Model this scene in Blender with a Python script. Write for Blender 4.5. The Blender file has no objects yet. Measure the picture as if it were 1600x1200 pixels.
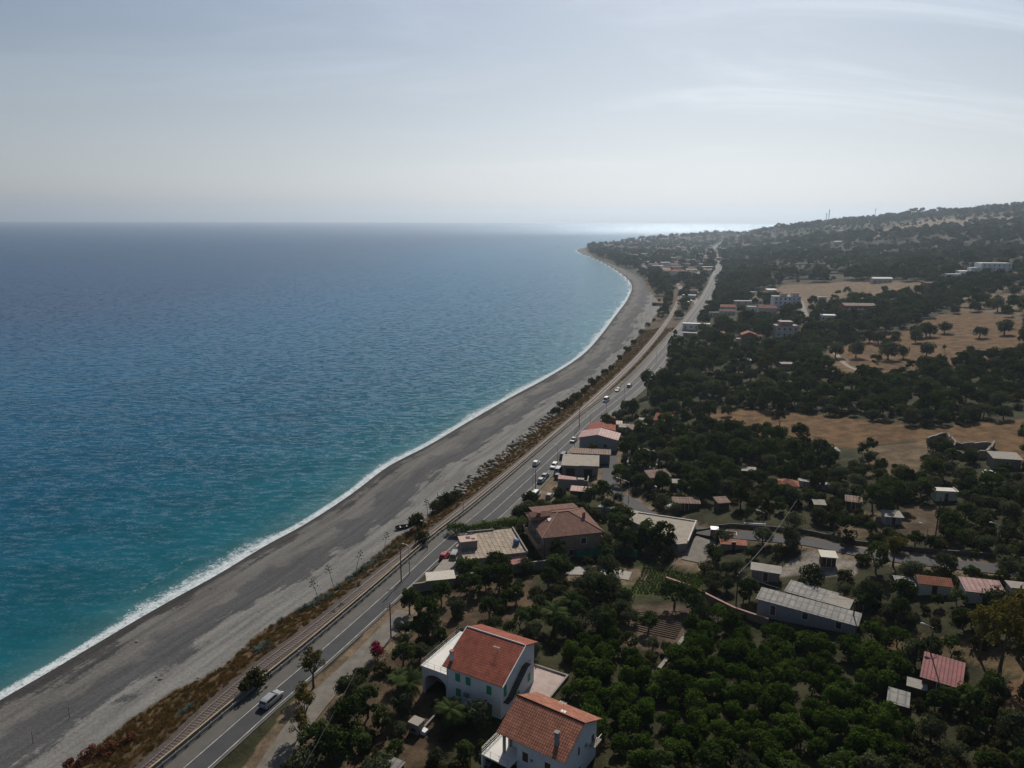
import bpy, bmesh, math, random
import numpy as np
from mathutils import Vector, Matrix
R = math.radians
random.seed(7); rng = np.random.default_rng(7)
sc = bpy.context.scene
COL = sc.collection
# ------------------------------------------------------------------ camera
F, CZ, PITCH, ROLL = 1150.0, 85.0, R(12.66), R(0.2)
CAMM = Matrix.Rotation(R(90) - PITCH, 3, 'X') @ Matrix.Rotation(ROLL, 3, 'Z')
cd = bpy.data.cameras.new('camera'); cam = bpy.data.objects.new('camera', cd); COL.objects.link(cam)
cam.matrix_world = Matrix.Translation((0, 0, CZ)) @ CAMM.to_4x4()
cd.sensor_width = 36; cd.lens = 36 * F / 1600; cd.clip_start = 1; cd.clip_end = 60000
sc.camera = cam
# ------------------------------------------------------------------ light
SUN_EL, SUN_AZ = R(41), R(15)          # azimuth measured from straight ahead towards the right
w = bpy.data.worlds.new('World'); sc.world = w; w.use_nodes = True
nt = w.node_tree; nt.nodes.clear()
def node(nt, t, ins=None, **kw):
    n = nt.nodes.new(t)
    for k, v in kw.items(): setattr(n, k, v)
    for k, v in (ins or {}).items():
        s = n.inputs[k]
        if hasattr(v, 'is_output'): nt.links.new(v, s)
        else: s.default_value = v
    return n
def math_(nt, op, a, b=0.0, c=0.0, clamp=False):
    n = node(nt, 'ShaderNodeMath', {0: a, 1: b, 2: c}, operation=op); n.use_clamp = clamp
    return n.outputs[0]
def noise(nt, vec, scale, detail=3.0, rough=0.55, col=False, dist=0.0):
    n = node(nt, 'ShaderNodeTexNoise', {'Vector': vec, 'Scale': scale, 'Detail': detail, 'Roughness': rough, 'Distortion': dist})
    return n.outputs['Color'] if col else n.outputs['Fac']
def maprange(nt, v, a, b, c=0.0, d=1.0, smooth=True):
    n = node(nt, 'ShaderNodeMapRange', {'Value': v, 'From Min': a, 'From Max': b, 'To Min': c, 'To Max': d})
    if smooth: n.interpolation_type = 'SMOOTHSTEP'
    return n.outputs['Result']
def mixc(nt, f, a, b, mode='MIX'):
    n = node(nt, 'ShaderNodeMix', data_type='RGBA', blend_type=mode)
    def put(s, v):
        if hasattr(v, 'is_output'): nt.links.new(v, s)
        else: s.default_value = v if not isinstance(v, tuple) or len(v) == 4 else (*v, 1)
    put(n.inputs[0], f); put(n.inputs[6], a); put(n.inputs[7], b)
    return n.outputs[2]
def mapping(nt, vec, scale=(1, 1, 1), rot=(0, 0, 0)):
    return node(nt, 'ShaderNodeMapping', {'Vector': vec, 'Scale': scale, 'Rotation': rot}).outputs[0]

sky = node(nt, 'ShaderNodeTexSky', sky_type='NISHITA', sun_disc=False, sun_elevation=SUN_EL,
           sun_rotation=SUN_AZ, altitude=50, air_density=1.0, dust_density=1.0, ozone_density=1.2)
tc = node(nt, 'ShaderNodeTexCoord')
sep = node(nt, 'ShaderNodeSeparateXYZ', {0: tc.outputs['Generated']})
zz = math_(nt, 'ADD', math_(nt, 'MAXIMUM', sep.outputs[2], 0.0), 0.12)
cv = node(nt, 'ShaderNodeCombineXYZ', {0: math_(nt, 'DIVIDE', sep.outputs[0], zz), 1: math_(nt, 'DIVIDE', sep.outputs[1], zz)}).outputs[0]
c1 = noise(nt, mapping(nt, cv, (0.42, 0.95, 1), (0, 0, R(-40))), 1.1, 7, 0.62, dist=0.9)
c2 = noise(nt, mapping(nt, cv, (0.5, 0.5, 1), (0, 0, 0.4)), 0.5, 2, 0.5)
cf = math_(nt, 'MULTIPLY', maprange(nt, c1, 0.44, 0.80), maprange(nt, c2, 0.34, 0.56))
cf = math_(nt, 'MULTIPLY', cf, maprange(nt, sep.outputs[2], 0.03, 0.20))
cf = math_(nt, 'MULTIPLY', cf, maprange(nt, sep.outputs[0], -0.45, 0.15, 0.3, 1.0))
# thin high veil, thicker low down
veil = maprange(nt, sep.outputs[2], 0.0, 0.35, 0.70, 0.14)
base = mixc(nt, veil, sky.outputs[0], mixc(nt, 1.0, node(nt, 'ShaderNodeRGBToBW', {0: sky.outputs[0]}).outputs[0], (0.95, 1.0, 1.10), 'MULTIPLY'))
cl = mixc(nt, 1.0, base, (1.50, 1.45, 1.38), 'MULTIPLY')
skyc = mixc(nt, cf, base, cl)
bg = node(nt, 'ShaderNodeBackground', {'Color': skyc, 'Strength': 0.070})
wo = node(nt, 'ShaderNodeOutputWorld', {'Surface': bg.outputs[0]})
ld = bpy.data.lights.new('sun', 'SUN'); ld.energy = 4.8; ld.angle = R(0.53); ld.color = (1.0, 0.93, 0.82)
sun = bpy.data.objects.new('sun', ld); COL.objects.link(sun)
sun.rotation_euler = Vector((-math.sin(SUN_AZ) * math.cos(SUN_EL), -math.cos(SUN_AZ) * math.cos(SUN_EL), -math.sin(SUN_EL))).to_track_quat('-Z', 'Y').to_euler()
sc.view_settings.view_transform = 'Standard'; sc.view_settings.look = 'None'
sc.view_settings.exposure = 0.0; sc.view_settings.gamma = 1.0
sc.cycles.max_bounces = 6; sc.cycles.volume_bounces = 0; sc.cycles.caustics_reflective = False; sc.cycles.caustics_refractive = False

# ------------------------------------------------------------------ plan geometry from photo measurements
def ray(px, py):
    d = CAMM @ Vector(((px - 800) / F, -(py - 600) / F, -1)); return d
def at(px, py, z=5.5):
    d = ray(px, py); t = (z - CZ) / d.z; return (d.x * t, d.y * t)
def atY(px, py, Y):
    d = ray(px, py); t = Y / d.y; return (d.x * t, Y, CZ + d.z * t)
_Mi = np.array(CAMM.transposed())
def proj(P):
    P = np.asarray(P, float) - np.array([0, 0, CZ]); c = P @ _Mi.T
    return np.stack([800 + F * c[:, 0] / -c[:, 2], 600 - F * c[:, 1] / -c[:, 2]], 1)
def smooth(pts, n=8):
    pts = [np.array(p, float) for p in pts]; out = []
    P = [2 * pts[0] - pts[1]] + pts + [2 * pts[-1] - pts[-2]]
    for i in range(1, len(P) - 2):
        a, b, c, d = P[i - 1:i + 3]
        tb = np.linalg.norm(b - a) ** .5; tcd = np.linalg.norm(c - b) ** .5; td = np.linalg.norm(d - c) ** .5
        t0, t1, t2, t3 = 0, tb, tb + tcd, tb + tcd + td
        for k in range(n):
            t = t1 + (t2 - t1) * k / n
            A1 = (t1 - t) / (t1 - t0) * a + (t - t0) / (t1 - t0) * b; A2 = (t2 - t) / (t2 - t1) * b + (t - t1) / (t2 - t1) * c
            A3 = (t3 - t) / (t3 - t2) * c + (t - t2) / (t3 - t2) * d
            B1 = (t2 - t) / (t2 - t0) * A1 + (t - t0) / (t2 - t0) * A2; B2 = (t3 - t) / (t3 - t1) * A2 + (t - t1) / (t3 - t1) * A3
            out.append((t2 - t) / (t2 - t1) * B1 + (t - t1) / (t2 - t1) * B2)
    out.append(pts[-1]); return np.array(out)
def resample(poly, step):
    poly = np.asarray(poly); L = np.r_[0, np.cumsum(np.linalg.norm(np.diff(poly[:, :2], axis=0), axis=1))]
    n = max(2, int(L[-1] / step)); s = np.linspace(0, L[-1], n)
    return np.stack([np.interp(s, L, poly[:, k]) for k in range(poly.shape[1])], 1)
def offset(poly, d):
    poly = np.asarray(poly, float)[:, :2]; t = np.gradient(poly, axis=0); t /= np.linalg.norm(t, axis=1)[:, None]
    dd = np.broadcast_to(np.asarray(d, float), (len(poly),))
    return poly + np.stack([t[:, 1], -t[:, 0]], 1) * dd[:, None]          # + is to the right (inland)
def polydist(XY, poly):
    """signed distance (+ right of the line) and the parameter along it"""
    XY = np.asarray(XY, float); best = np.full(len(XY), 1e18); sg = np.zeros(len(XY)); par = np.zeros(len(XY))
    for i in range(len(poly) - 1):
        a, b = poly[i, :2], poly[i + 1, :2]; ab = b - a; L2 = ab @ ab + 1e-12
        t = np.clip(((XY - a) @ ab) / L2, 0, 1); dx = XY - (a + t[:, None] * ab)
        d2 = (dx ** 2).sum(1); m = d2 < best
        best[m] = d2[m]; sg[m] = np.sign((ab[1] * dx[:, 0] - ab[0] * dx[:, 1])[m]); par[m] = (i + t)[m]
    return np.sqrt(best) * np.where(sg == 0, 1, sg), par

SHORE = smooth([(-160, -45), (-131, 25)] + [at(*p, 0) for p in [(0, 1085), (60, 1051), (130, 1010), (200, 969), (260, 935), (330, 897), (400, 855), (470, 817), (540, 772), (600, 728), (660, 697), (720, 662), (790, 622), (850, 590), (905, 555), (938, 520), (957, 495), (978, 467), (984, 445), (965, 425), (930, 405), (900, 392), (912, 387), (930, 383)]] + [(480, 3000), (1000, 3600), (2200, 4300), (4500, 6500), (9000, 9000)], 6)
VEG = smooth([(-140, -45), (-105, 28)] + [at(*p, 3.2) for p in [(110, 1195), (180, 1140), (260, 1085), (350, 1040), (400, 990), (450, 960), (500, 930), (560, 890), (622, 838), (650, 822), (700, 780), (750, 737), (800, 697), (870, 640), (910, 612), (945, 580), (972, 553), (1000, 520), (1022, 495), (1030, 478), (1012, 450), (1000, 432), (960, 413), (925, 398)]] + [(240, 2350), (320, 2500), (520, 2960), (1000, 3500), (2200, 4200), (4500, 6300), (9000, 8800)], 5)
LINE1 = smooth([(-104, -40), (-72, 38)] + [at(*p, 5.5) for p in [(287, 1200), (400, 1102), (500, 1018), (592, 937), (697, 842), (749, 800), (800, 755.6), (919, 650), (983, 600), (1045, 532), (1080, 490), (1100, 462), (1115, 430), (1121, 412), (1113, 392)]] + [(640, 2350), (760, 2700)], 8)
RAIL = smooth([(-110, -40), (-77, 40)] + [at(*p, 5.2) for p in [(245, 1190), (330, 1110), (400, 1050), (500, 975), (600, 893), (700, 815), (800, 735), (900, 650), (1000, 555), (1050, 490), (1063, 455), (1055, 443)]] + [(215, 1150), (240, 1400), (262, 1800)], 8)
def zline(poly, z0=5.5):
    return np.c_[poly, np.full(len(poly), z0)]

CTRL = []
def cp(x, y, z): CTRL.append((x, y, z))
for p in SHORE[::4]: cp(p[0], p[1], 0.0)
for p in VEG[::4]: cp(p[0], p[1], 3.0)
for p in RAIL[::4]: cp(p[0], p[1], 5.1)
for p in offset(LINE1, 4.0)[::4]: cp(p[0], p[1], 5.3)
for p in offset(LINE1, 13.0)[40::6]: cp(p[0], p[1], 5.5)
for px, py, z in [(740,1110,8),(880,1195,8.5),(620,1150,7),(560,1190,6.3),(700,960,6.5),(640,990,6),(760,880,6.3),(880,870,6.8),(960,900,7.5),(1050,1000,8.5),(1150,1100,9),(1000,1180,8.5),(1200,1190,10),(1400,1190,12),(1590,1190,15),(1300,1000,11),(1480,1070,13),(1590,1000,17),(1250,960,11),(1380,930,14),(1540,920,18),
 (1000,790,7.5),(900,780,6),(950,745,6.3),(980,690,7.5),(1100,850,9.5),(1300,850,14),(1450,850,17),(1590,850,20),(1050,770,9.5),(1200,770,14),(1330,770,18),(1450,770,21),(1590,770,25),
 (1000,710,8.5),(1110,710,13),(1250,712,15),(1400,712,19),(1520,714,22),(1590,716,24),(1110,645,17),(1200,650,22),(1320,665,25),(1420,680,28),(1590,665,33),
 (1100,600,14),(1200,595,20),(1350,592,18),(1430,594,19),(1500,592,20),(1590,588,22),(1290,572,26),(1400,575,28),(1500,565,31),(1590,555,33),(1250,535,24),(1380,520,31),(1470,500,36),(1590,485,40),
 (1060,560,9),(1130,555,12),(1190,560,17),(1020,590,7),(1100,520,9.5),(1170,520,13.5),(1230,515,19),(1300,500,25),(1340,492,28),(1420,480,33),(1120,480,8.5),(1160,480,12),(1230,475,20),(1260,460,25),(1350,455,29),(1440,450,33),(1540,437,36),(1480,440,35)]:
    cp(*at(px, py, z), z)
for px, py, Y in [(1200,440,850),(1300,430,850),(1400,430,800),(1250,400,1150),(1400,400,1100),(1500,400,1000),(1590,400,900),(1180,400,1400),(1180,380,1900),(1300,375,1600),(1400,370,1500),(1500,360,1450),(1590,355,1300),
 (1260,345,2400),(1290,337,2300),(1330,332,2250),(1380,324,2200),(1430,316,2150),(1500,317,2200),(1530,322,2200),(1570,327,1900),(1600,321,1800),(1700,300,1700),(1700,360,1100),(1800,400,900),
 (1240,358,3000),(1200,361.5,3000),(1150,365,2900),(1100,368,2850),(1050,371,2800),(1000,377,2700),(950,385,2600)]:
    cp(*atY(px, py, Y))
for c in [(1000,3300,18),(1800,3300,40),(2500,3300,60),(2500,4200,5),(1500,2900,75),(3500,2500,120),(3000,1200,120),(1500,700,75),(900,450,55),(600,250,38),(500,100,30),(300,0,20),(900,0,60)]: cp(*c)
CTRL = np.array(CTRL)
_, ui = np.unique(np.round(CTRL[:, :2] / 2), axis=0, return_index=True); CTRL = CTRL[ui]
def rbf_setup(C):
    d = np.linalg.norm(C[:, None, :2] - C[None, :, :2], axis=2); n = len(C)
    A = np.zeros((n + 3, n + 3)); A[:n, :n] = d + np.eye(n) * -1.5; A[:n, n] = 1; A[:n, n + 1:] = C[:, :2]; A[n, :n] = 1; A[n + 1:, :n] = C[:, :2].T
    return np.linalg.solve(A, np.r_[C[:, 2], 0, 0, 0])
_W = rbf_setup(CTRL)
def rbf(XY):
    XY = np.asarray(XY, float); out = np.empty(len(XY))
    for i in range(0, len(XY), 20000):
        q = XY[i:i + 20000]; d = np.sqrt(((q[:, None, :] - CTRL[None, :, :2]) ** 2).sum(2))
        out[i:i + 20000] = d @ _W[:-3] + _W[-3] + q @ _W[-2:]
    return out
def bumps(XY):
    x, y = XY[:, 0], XY[:, 1]
    return (np.sin(x * .031 + 1.3 * np.sin(y * .017)) * np.sin(y * .027 + 2) * .8 + np.sin(x * .083 + y * .04) * np.sin(y * .071 - x * .03 + 1) * .35)
CORR = []          # (polyline with z, half width, blend width)
def sstep(a, b, x):
    t = np.clip((x - a) / (b - a), 0, 1); return t * t * (3 - 2 * t)
SH_R = SHORE
def T(XY):
    XY = np.asarray(XY, float).reshape(-1, 2); z = rbf(XY)
    s, _ = polydist(XY, SH_R)
    inl = sstep(60, 160, s)
    dd = np.hypot(XY[:, 0], XY[:, 1]); z = z + bumps(XY) * inl * np.clip(z / 20, .3, 3.5) * (1 + 1.6 * sstep(190, 260, dd) * sstep(8, 16, z))
    x, y = XY[:, 0], XY[:, 1]                       # folds of the far hillside: spurs and gullies running down to the coast
    z = z + 11 * sstep(800, 1300, y) * sstep(16, 45, z) * (np.sin(x * .0115 + y * .0048 + 1.2 * np.sin(y * .0035)) * .7 + np.sin(x * .026 - y * .007 + 2) * .3 + .35 * np.sin(y * .021 + x * .004))
    z = np.maximum(z, np.where(s > 30, 2.6, -99))
    z = np.minimum(z, np.where(s > 0, 0.10 * s, 0.07 * s)); z = np.maximum(z, -8)
    for poly, hw, bw, drop in CORR:
        hm = poly[:, 3].max() if poly.shape[1] > 3 else hw; lo = poly[:, :2].min(0) - hm - bw; hi = poly[:, :2].max(0) + hm + bw
        m = np.where(((XY > lo) & (XY < hi)).all(1))[0]
        if not len(m): continue
        d, par = polydist(XY[m], poly); d = np.abs(d)
        zl = np.interp(par, np.arange(len(poly)), poly[:, 2])
        h_ = np.interp(par, np.arange(len(poly)), poly[:, 3]) if poly.shape[1] > 3 else hw
        f = 1 - sstep(h_, h_ + bw, d)
        z[m] = z[m] * (1 - f) + (zl - drop) * f
    return z
def road_edge(y):
    """inland edge of the road: two lanes near the camera, a third one and a wide shoulder from the flat roofed house on"""
    return np.interp(y, [0, 158, 196, 9000], [4.0, 4.0, 9.6, 9.6])
_rl = resample(LINE1, 10); _re = road_edge(_rl[:, 1])
CORR.append((np.c_[offset(_rl, (_re - 3.1) / 2), np.full(len(_rl), 5.5), (_re + 3.1) / 2 + 1.8], 0, 5, 0.15))
CORR.append((np.c_[resample(RAIL, 10), np.full(len(resample(RAIL, 10)), 5.2)], 3.0, 3.0, 0.12))
LANES = {}
def lane(name, pix, hw, zs=None):
    """a lane that drapes over the ground: pixel points to plan, heights smoothed along it"""
    P = []
    for px, py in pix: P.append(gp(px, py)[:2])
    P = resample(smooth(P, 8), 3.0); z = T(P)
    k = 7; zp = np.pad(z, k, 'edge'); z = np.convolve(zp, np.ones(2 * k + 1) / (2 * k + 1), 'valid')
    P = np.c_[P, z]; LANES[name] = (P, hw); CORR.append((P, hw + 1.0, 3.0, 0.12)); return P
_rt = np.concatenate([np.linspace(70, 700, 260), np.geomspace(705, 5000, 160)])
def gp(px, py, up=0.0):
    """first point of the ground seen at a photo pixel"""
    d = ray(px, py); d = np.array(d) / d.y; P = np.array([0, 0, CZ]) + _rt[:, None] * d
    h = P[:, 2] - T(P[:, :2]) - up; i = np.argmax(h < 0)
    if i == 0: i = 1
    a = h[i - 1] / (h[i - 1] - h[i] + 1e-9); q = P[i - 1] * (1 - a) + P[i] * a
    return Vector(q)
# ------------------------------------------------------------------ object helpers
def tag(o, label=None, cat=None, group=None, kind=None):
    if label: o['label'] = label
    if cat: o['category'] = cat
    if group: o['group'] = group
    if kind: o['kind'] = kind
    return o
def npmesh(name, V, Fc, mats=None, midx=None, smooth_=False):
    me = bpy.data.meshes.new(name); V = np.asarray(V, np.float32); me.vertices.add(len(V)); me.vertices.foreach_set('co', V.ravel())
    if isinstance(Fc, np.ndarray):
        n, k = Fc.shape; lt = np.full(n, k, np.int32); li = Fc.ravel().astype(np.int32)
    else:
        lt = np.array([len(f) for f in Fc], np.int32); li = np.concatenate([np.asarray(f, np.int32) for f in Fc]); n = len(Fc)
    me.loops.add(len(li)); me.loops.foreach_set('vertex_index', li)
    me.polygons.add(n); me.polygons.foreach_set('loop_start', np.r_[0, np.cumsum(lt)[:-1]].astype(np.int32)); me.polygons.foreach_set('loop_total', lt)
    for m in (mats or []): me.materials.append(m)
    if midx is not None: me.polygons.foreach_set('material_index', np.asarray(midx, np.int32))
    me.polygons.foreach_set('use_smooth', np.full(n, smooth_))
    me.update(calc_edges=True); me.validate(); return me
def link(name, me, parent=None, loc=None):
    o = bpy.data.objects.new(name, me); COL.objects.link(o)
    if parent: o.parent = parent
    if loc is not None: o.location = loc
    return o
def empty(name, loc, rz=0.0, label=None, cat=None, group=None):
    o = bpy.data.objects.new(name, None); COL.objects.link(o); o.location = loc; o.rotation_euler = (0, 0, rz); o.empty_display_size = .5
    return tag(o, label, cat, group)
def attr(me, name, vals, typ='FLOAT'):
    a = me.attributes.new(name, typ, 'POINT')
    if typ == 'FLOAT': a.data.foreach_set('value', np.asarray(vals, np.float32))
    else: a.data.foreach_set('color', np.asarray(vals, np.float32).ravel())
def newmat(name):
    m = bpy.data.materials.new(name); m.use_nodes = True; nt = m.node_tree; nt.nodes.clear()
    out = node(nt, 'ShaderNodeOutputMaterial'); return m, nt, out
def pbsdf(nt, out, col, rough=0.8, spec=0.3, metal=0.0, normal=None):
    b = node(nt, 'ShaderNodeBsdfPrincipled', {'Roughness': rough, 'Specular IOR Level': spec, 'Metallic': metal})
    if hasattr(col, 'is_output'): nt.links.new(col, b.inputs['Base Color'])
    else: b.inputs['Base Color'].default_value = (*col, 1)
    if normal is not None: nt.links.new(normal, b.inputs['Normal'])
    nt.links.new(b.outputs[0], out.inputs['Surface']); return b
def bump(nt, h, strength=0.5, dist=0.1):
    return node(nt, 'ShaderNodeBump', {'Height': h, 'Strength': strength, 'Distance': dist}).outputs[0]
_mc = {}
def wearmat(name, col, rough=0.85, spec=0.25, amt=0.25, scale=0.6, stain=None, metal=0.0, bumps_=0.0, world=False):
    """painted / rendered / concrete surface with uneven wear"""
    if name in _mc: return _mc[name]
    m, nt, out = newmat(name); tc = node(nt, 'ShaderNodeTexCoord').outputs['Object']
    inf = node(nt, 'ShaderNodeObjectInfo'); v = node(nt, 'ShaderNodeVectorMath', {0: tc, 1: node(nt, 'ShaderNodeCombineXYZ', {0: math_(nt, 'MULTIPLY', inf.outputs['Random'], 80.0)}).outputs[0]}, operation='ADD').outputs[0]
    n1 = noise(nt, v, scale, 5, 0.65); n2 = noise(nt, v, scale * 7, 3, 0.6)
    f = math_(nt, 'ADD', math_(nt, 'MULTIPLY', n1, 0.7), math_(nt, 'MULTIPLY', n2, 0.3))
    k = maprange(nt, f, 0.3, 0.7, 1 - amt, 1 + amt * 0.6)
    col = tuple(v * .86 for v in col); stain = stain and tuple(v * .86 for v in stain)
    c = mixc(nt, 1.0, (*col, 1), node(nt, 'ShaderNodeCombineColor', {0: k, 1: k, 2: k}).outputs[0], 'MULTIPLY')
    if stain: c = mixc(nt, math_(nt, 'MULTIPLY', maprange(nt, n1, 0.52, 0.68), 0.7), c, (*stain, 1))
    pbsdf(nt, out, c, rough, spec, metal, bump(nt, n2, 0.4, bumps_) if bumps_ else None); _mc[name] = m; return m

# ------------------------------------------------------------------ ground colours (albedo by land use)
DRY = (0.135, 0.076, 0.035); SOIL = (0.090, 0.060, 0.038); SCRUB = (0.038, 0.037, 0.018); EARTH = (0.17, 0.125, 0.085); GREEN = (0.05, 0.06, 0.02)
ZONES = [  # photo polygon, colour
 ([(1090,640),(1200,640),(1340,655),(1450,668),(1600,655),(1600,735),(1520,705),(1450,690),(1400,690),(1330,700),(1190,682),(1120,660)], DRY),
 ([(1270,575),(1300,545),(1400,520),(1440,500),(1500,485),(1600,470),(1600,562),(1500,570),(1400,582),(1330,590)], DRY),
 ([(1180,455),(1230,445),(1330,440),(1440,440),(1445,458),(1370,470),(1260,475),(1180,470)], (0.17, 0.115, 0.07)),
 ([(1430,345),(1560,338),(1600,340),(1520,355),(1440,362),(1360,372),(1330,380),(1400,352)], (0.21, 0.155, 0.105)),
 ([(1200,432),(1340,405),(1430,393),(1500,395),(1380,405),(1300,418)], (0.16, 0.14, 0.06)),
 ([(1480,470),(1600,440),(1600,500),(1500,485)], (0.15, 0.11, 0.07)),
 ([(540,1200),(560,1100),(600,1020),(660,1000),(690,1080),(690,1200)], SOIL), ([(640,1000),(700,920),(830,900),(840,960),(700,1000)], SOIL),
 ([(960,985),(985,945),(1075,945),(1090,985),(1040,1020),(980,1010)], (0.10, 0.07, 0.05)),
 ([(960,930),(990,875),(1110,900),(1080,935)], (0.05, 0.065, 0.02)),
 ([(1330,1010),(1390,985),(1500,1000),(1600,1020),(1600,1060),(1500,1030),(1420,1020)], (0.12, 0.085, 0.045)),
 ([(1540,1080),(1600,1060),(1600,1120),(1560,1110)], (0.15, 0.09, 0.05)),
 ([(1290,850),(1400,830),(1400,800),(1330,800)], (0.11, 0.08, 0.05)), ([(1350,700),(1450,690),(1470,720),(1420,745),(1360,745)], (0.13, 0.09, 0.055)),
 ([(1410,790),(1480,790),(1460,850),(1400,850)], (0.10, 0.07, 0.045)),
 ([(830,786),(846,756),(880,733),(888,768),(860,787)], EARTH), ([(945,715),(968,715),(965,770),(935,770)], EARTH),
 ([(1200,900),(1260,860),(1340,860),(1340,900)], (0.24, 0.21, 0.18)),
]
def inpoly(P, poly):
    x, y = P[:, 0], P[:, 1]; r = np.zeros(len(P), bool); n = len(poly)
    for i in range(n):
        x1, y1 = poly[i]; x2, y2 = poly[i - 1]
        if y1 == y2: continue
        c = ((y1 > y) != (y2 > y)) & (x < (x2 - x1) * (y - y1) / (y2 - y1) + x1); r ^= c
    return r
# lanes first: they cut level shelves into the ground
lane('garden_lane', [(400, 1235), (462, 1140), (505, 1086), (545, 1048), (607, 985), (634, 955)], 2.1)
lane('side_road', [(955, 700), (952, 735), (955, 765), (985, 785), (1015, 805), (1100, 832), (1180, 838), (1260, 845), (1340, 862), (1400, 872), (1480, 880), (1600, 890)], 2.3)
lane('side_road_spur', [(1105, 838), (1095, 855), (1082, 880)], 2.6)
lane('villa_lane', [(885, 893), (935, 893), (985, 898)], 2.0)
lane('apartment_road', [(1250, 470), (1257, 490), (1266, 508)], 2.6)
lane('field_track', [(1300, 545), (1330, 575), (1380, 590), (1420, 600)], 1.2)
lane('town_road', [(1092, 478), (1080, 462), (1060, 445), (1040, 435), (1020, 428)], 3.0)

# ------------------------------------------------------------------ terrain
def build_terrain():
    Y = [58.0]
    while Y[-1] < 5200: Y.append(Y[-1] * (1.0085 if Y[-1] < 420 else 1.014))
    Y = np.array(Y); t = np.linspace(-1.05, 1.1, 400)
    global _TG; 
    X = Y[:, None] * t[None, :]; YY = np.broadcast_to(Y[:, None], X.shape)
    XY = np.stack([X.ravel(), YY.ravel()], 1); Z = T(XY)
    V = np.c_[XY, Z]; ny, nx = X.shape; _TG = (Y, t, Z.reshape(ny, nx))
    idx = np.arange(ny * nx).reshape(ny, nx)
    Q = np.stack([idx[:-1, :-1], idx[:-1, 1:], idx[1:, 1:], idx[1:, :-1]], -1).reshape(-1, 4)
    s, sp_ = polydist(XY, SH_R); along = np.interp(sp_, np.arange(len(SH_R)), np.r_[0, np.cumsum(np.linalg.norm(np.diff(SH_R, axis=0), axis=1))]); e, _ = polydist(XY, VEG); P = proj(V)
    C = np.tile(np.array([*SCRUB, 1.0]), (len(V), 1))
    k = sstep(-6, 6, e); rl, _ = polydist(XY, RAIL)
    strip = (e > -2) & (rl < 3) & (e < 16 + .02 * XY[:, 1]) & (XY[:, 1] < 1000); C[strip, :3] = (0.095, 0.064, 0.036)
    btw = (rl >= -3) & (polydist(XY, LINE1)[0] < 0) & (XY[:, 1] < 700); C[btw, :3] = (0.10, 0.068, 0.045)
    for poly, c in ZONES: C[inpoly(P, poly) & (s > 20), :3] = c
    for (name, (poly, hw)) in LANES.items():
        d, _ = polydist(XY, poly); m = np.abs(d) < hw + 2.0; C[m, :3] = EARTH
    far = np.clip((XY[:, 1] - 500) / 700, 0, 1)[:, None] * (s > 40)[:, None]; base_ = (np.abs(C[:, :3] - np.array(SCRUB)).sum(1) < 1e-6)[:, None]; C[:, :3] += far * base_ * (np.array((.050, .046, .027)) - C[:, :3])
    keep = s[Q].max(1) > -60
    Q = Q[keep]; isb = e[Q].mean(1) < 1.0
    for nm, qq in (('beach', Q[isb]), ('ground', Q[~isb])):
        u, inv = np.unique(qq, return_inverse=True); me = npmesh(nm, V[u], inv.reshape(-1, 4), [M_ground], smooth_=True)
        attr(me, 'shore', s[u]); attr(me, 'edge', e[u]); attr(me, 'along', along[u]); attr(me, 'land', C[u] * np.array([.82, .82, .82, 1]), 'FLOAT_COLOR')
        o = link(nm, me); tag(o, kind='structure')
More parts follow.
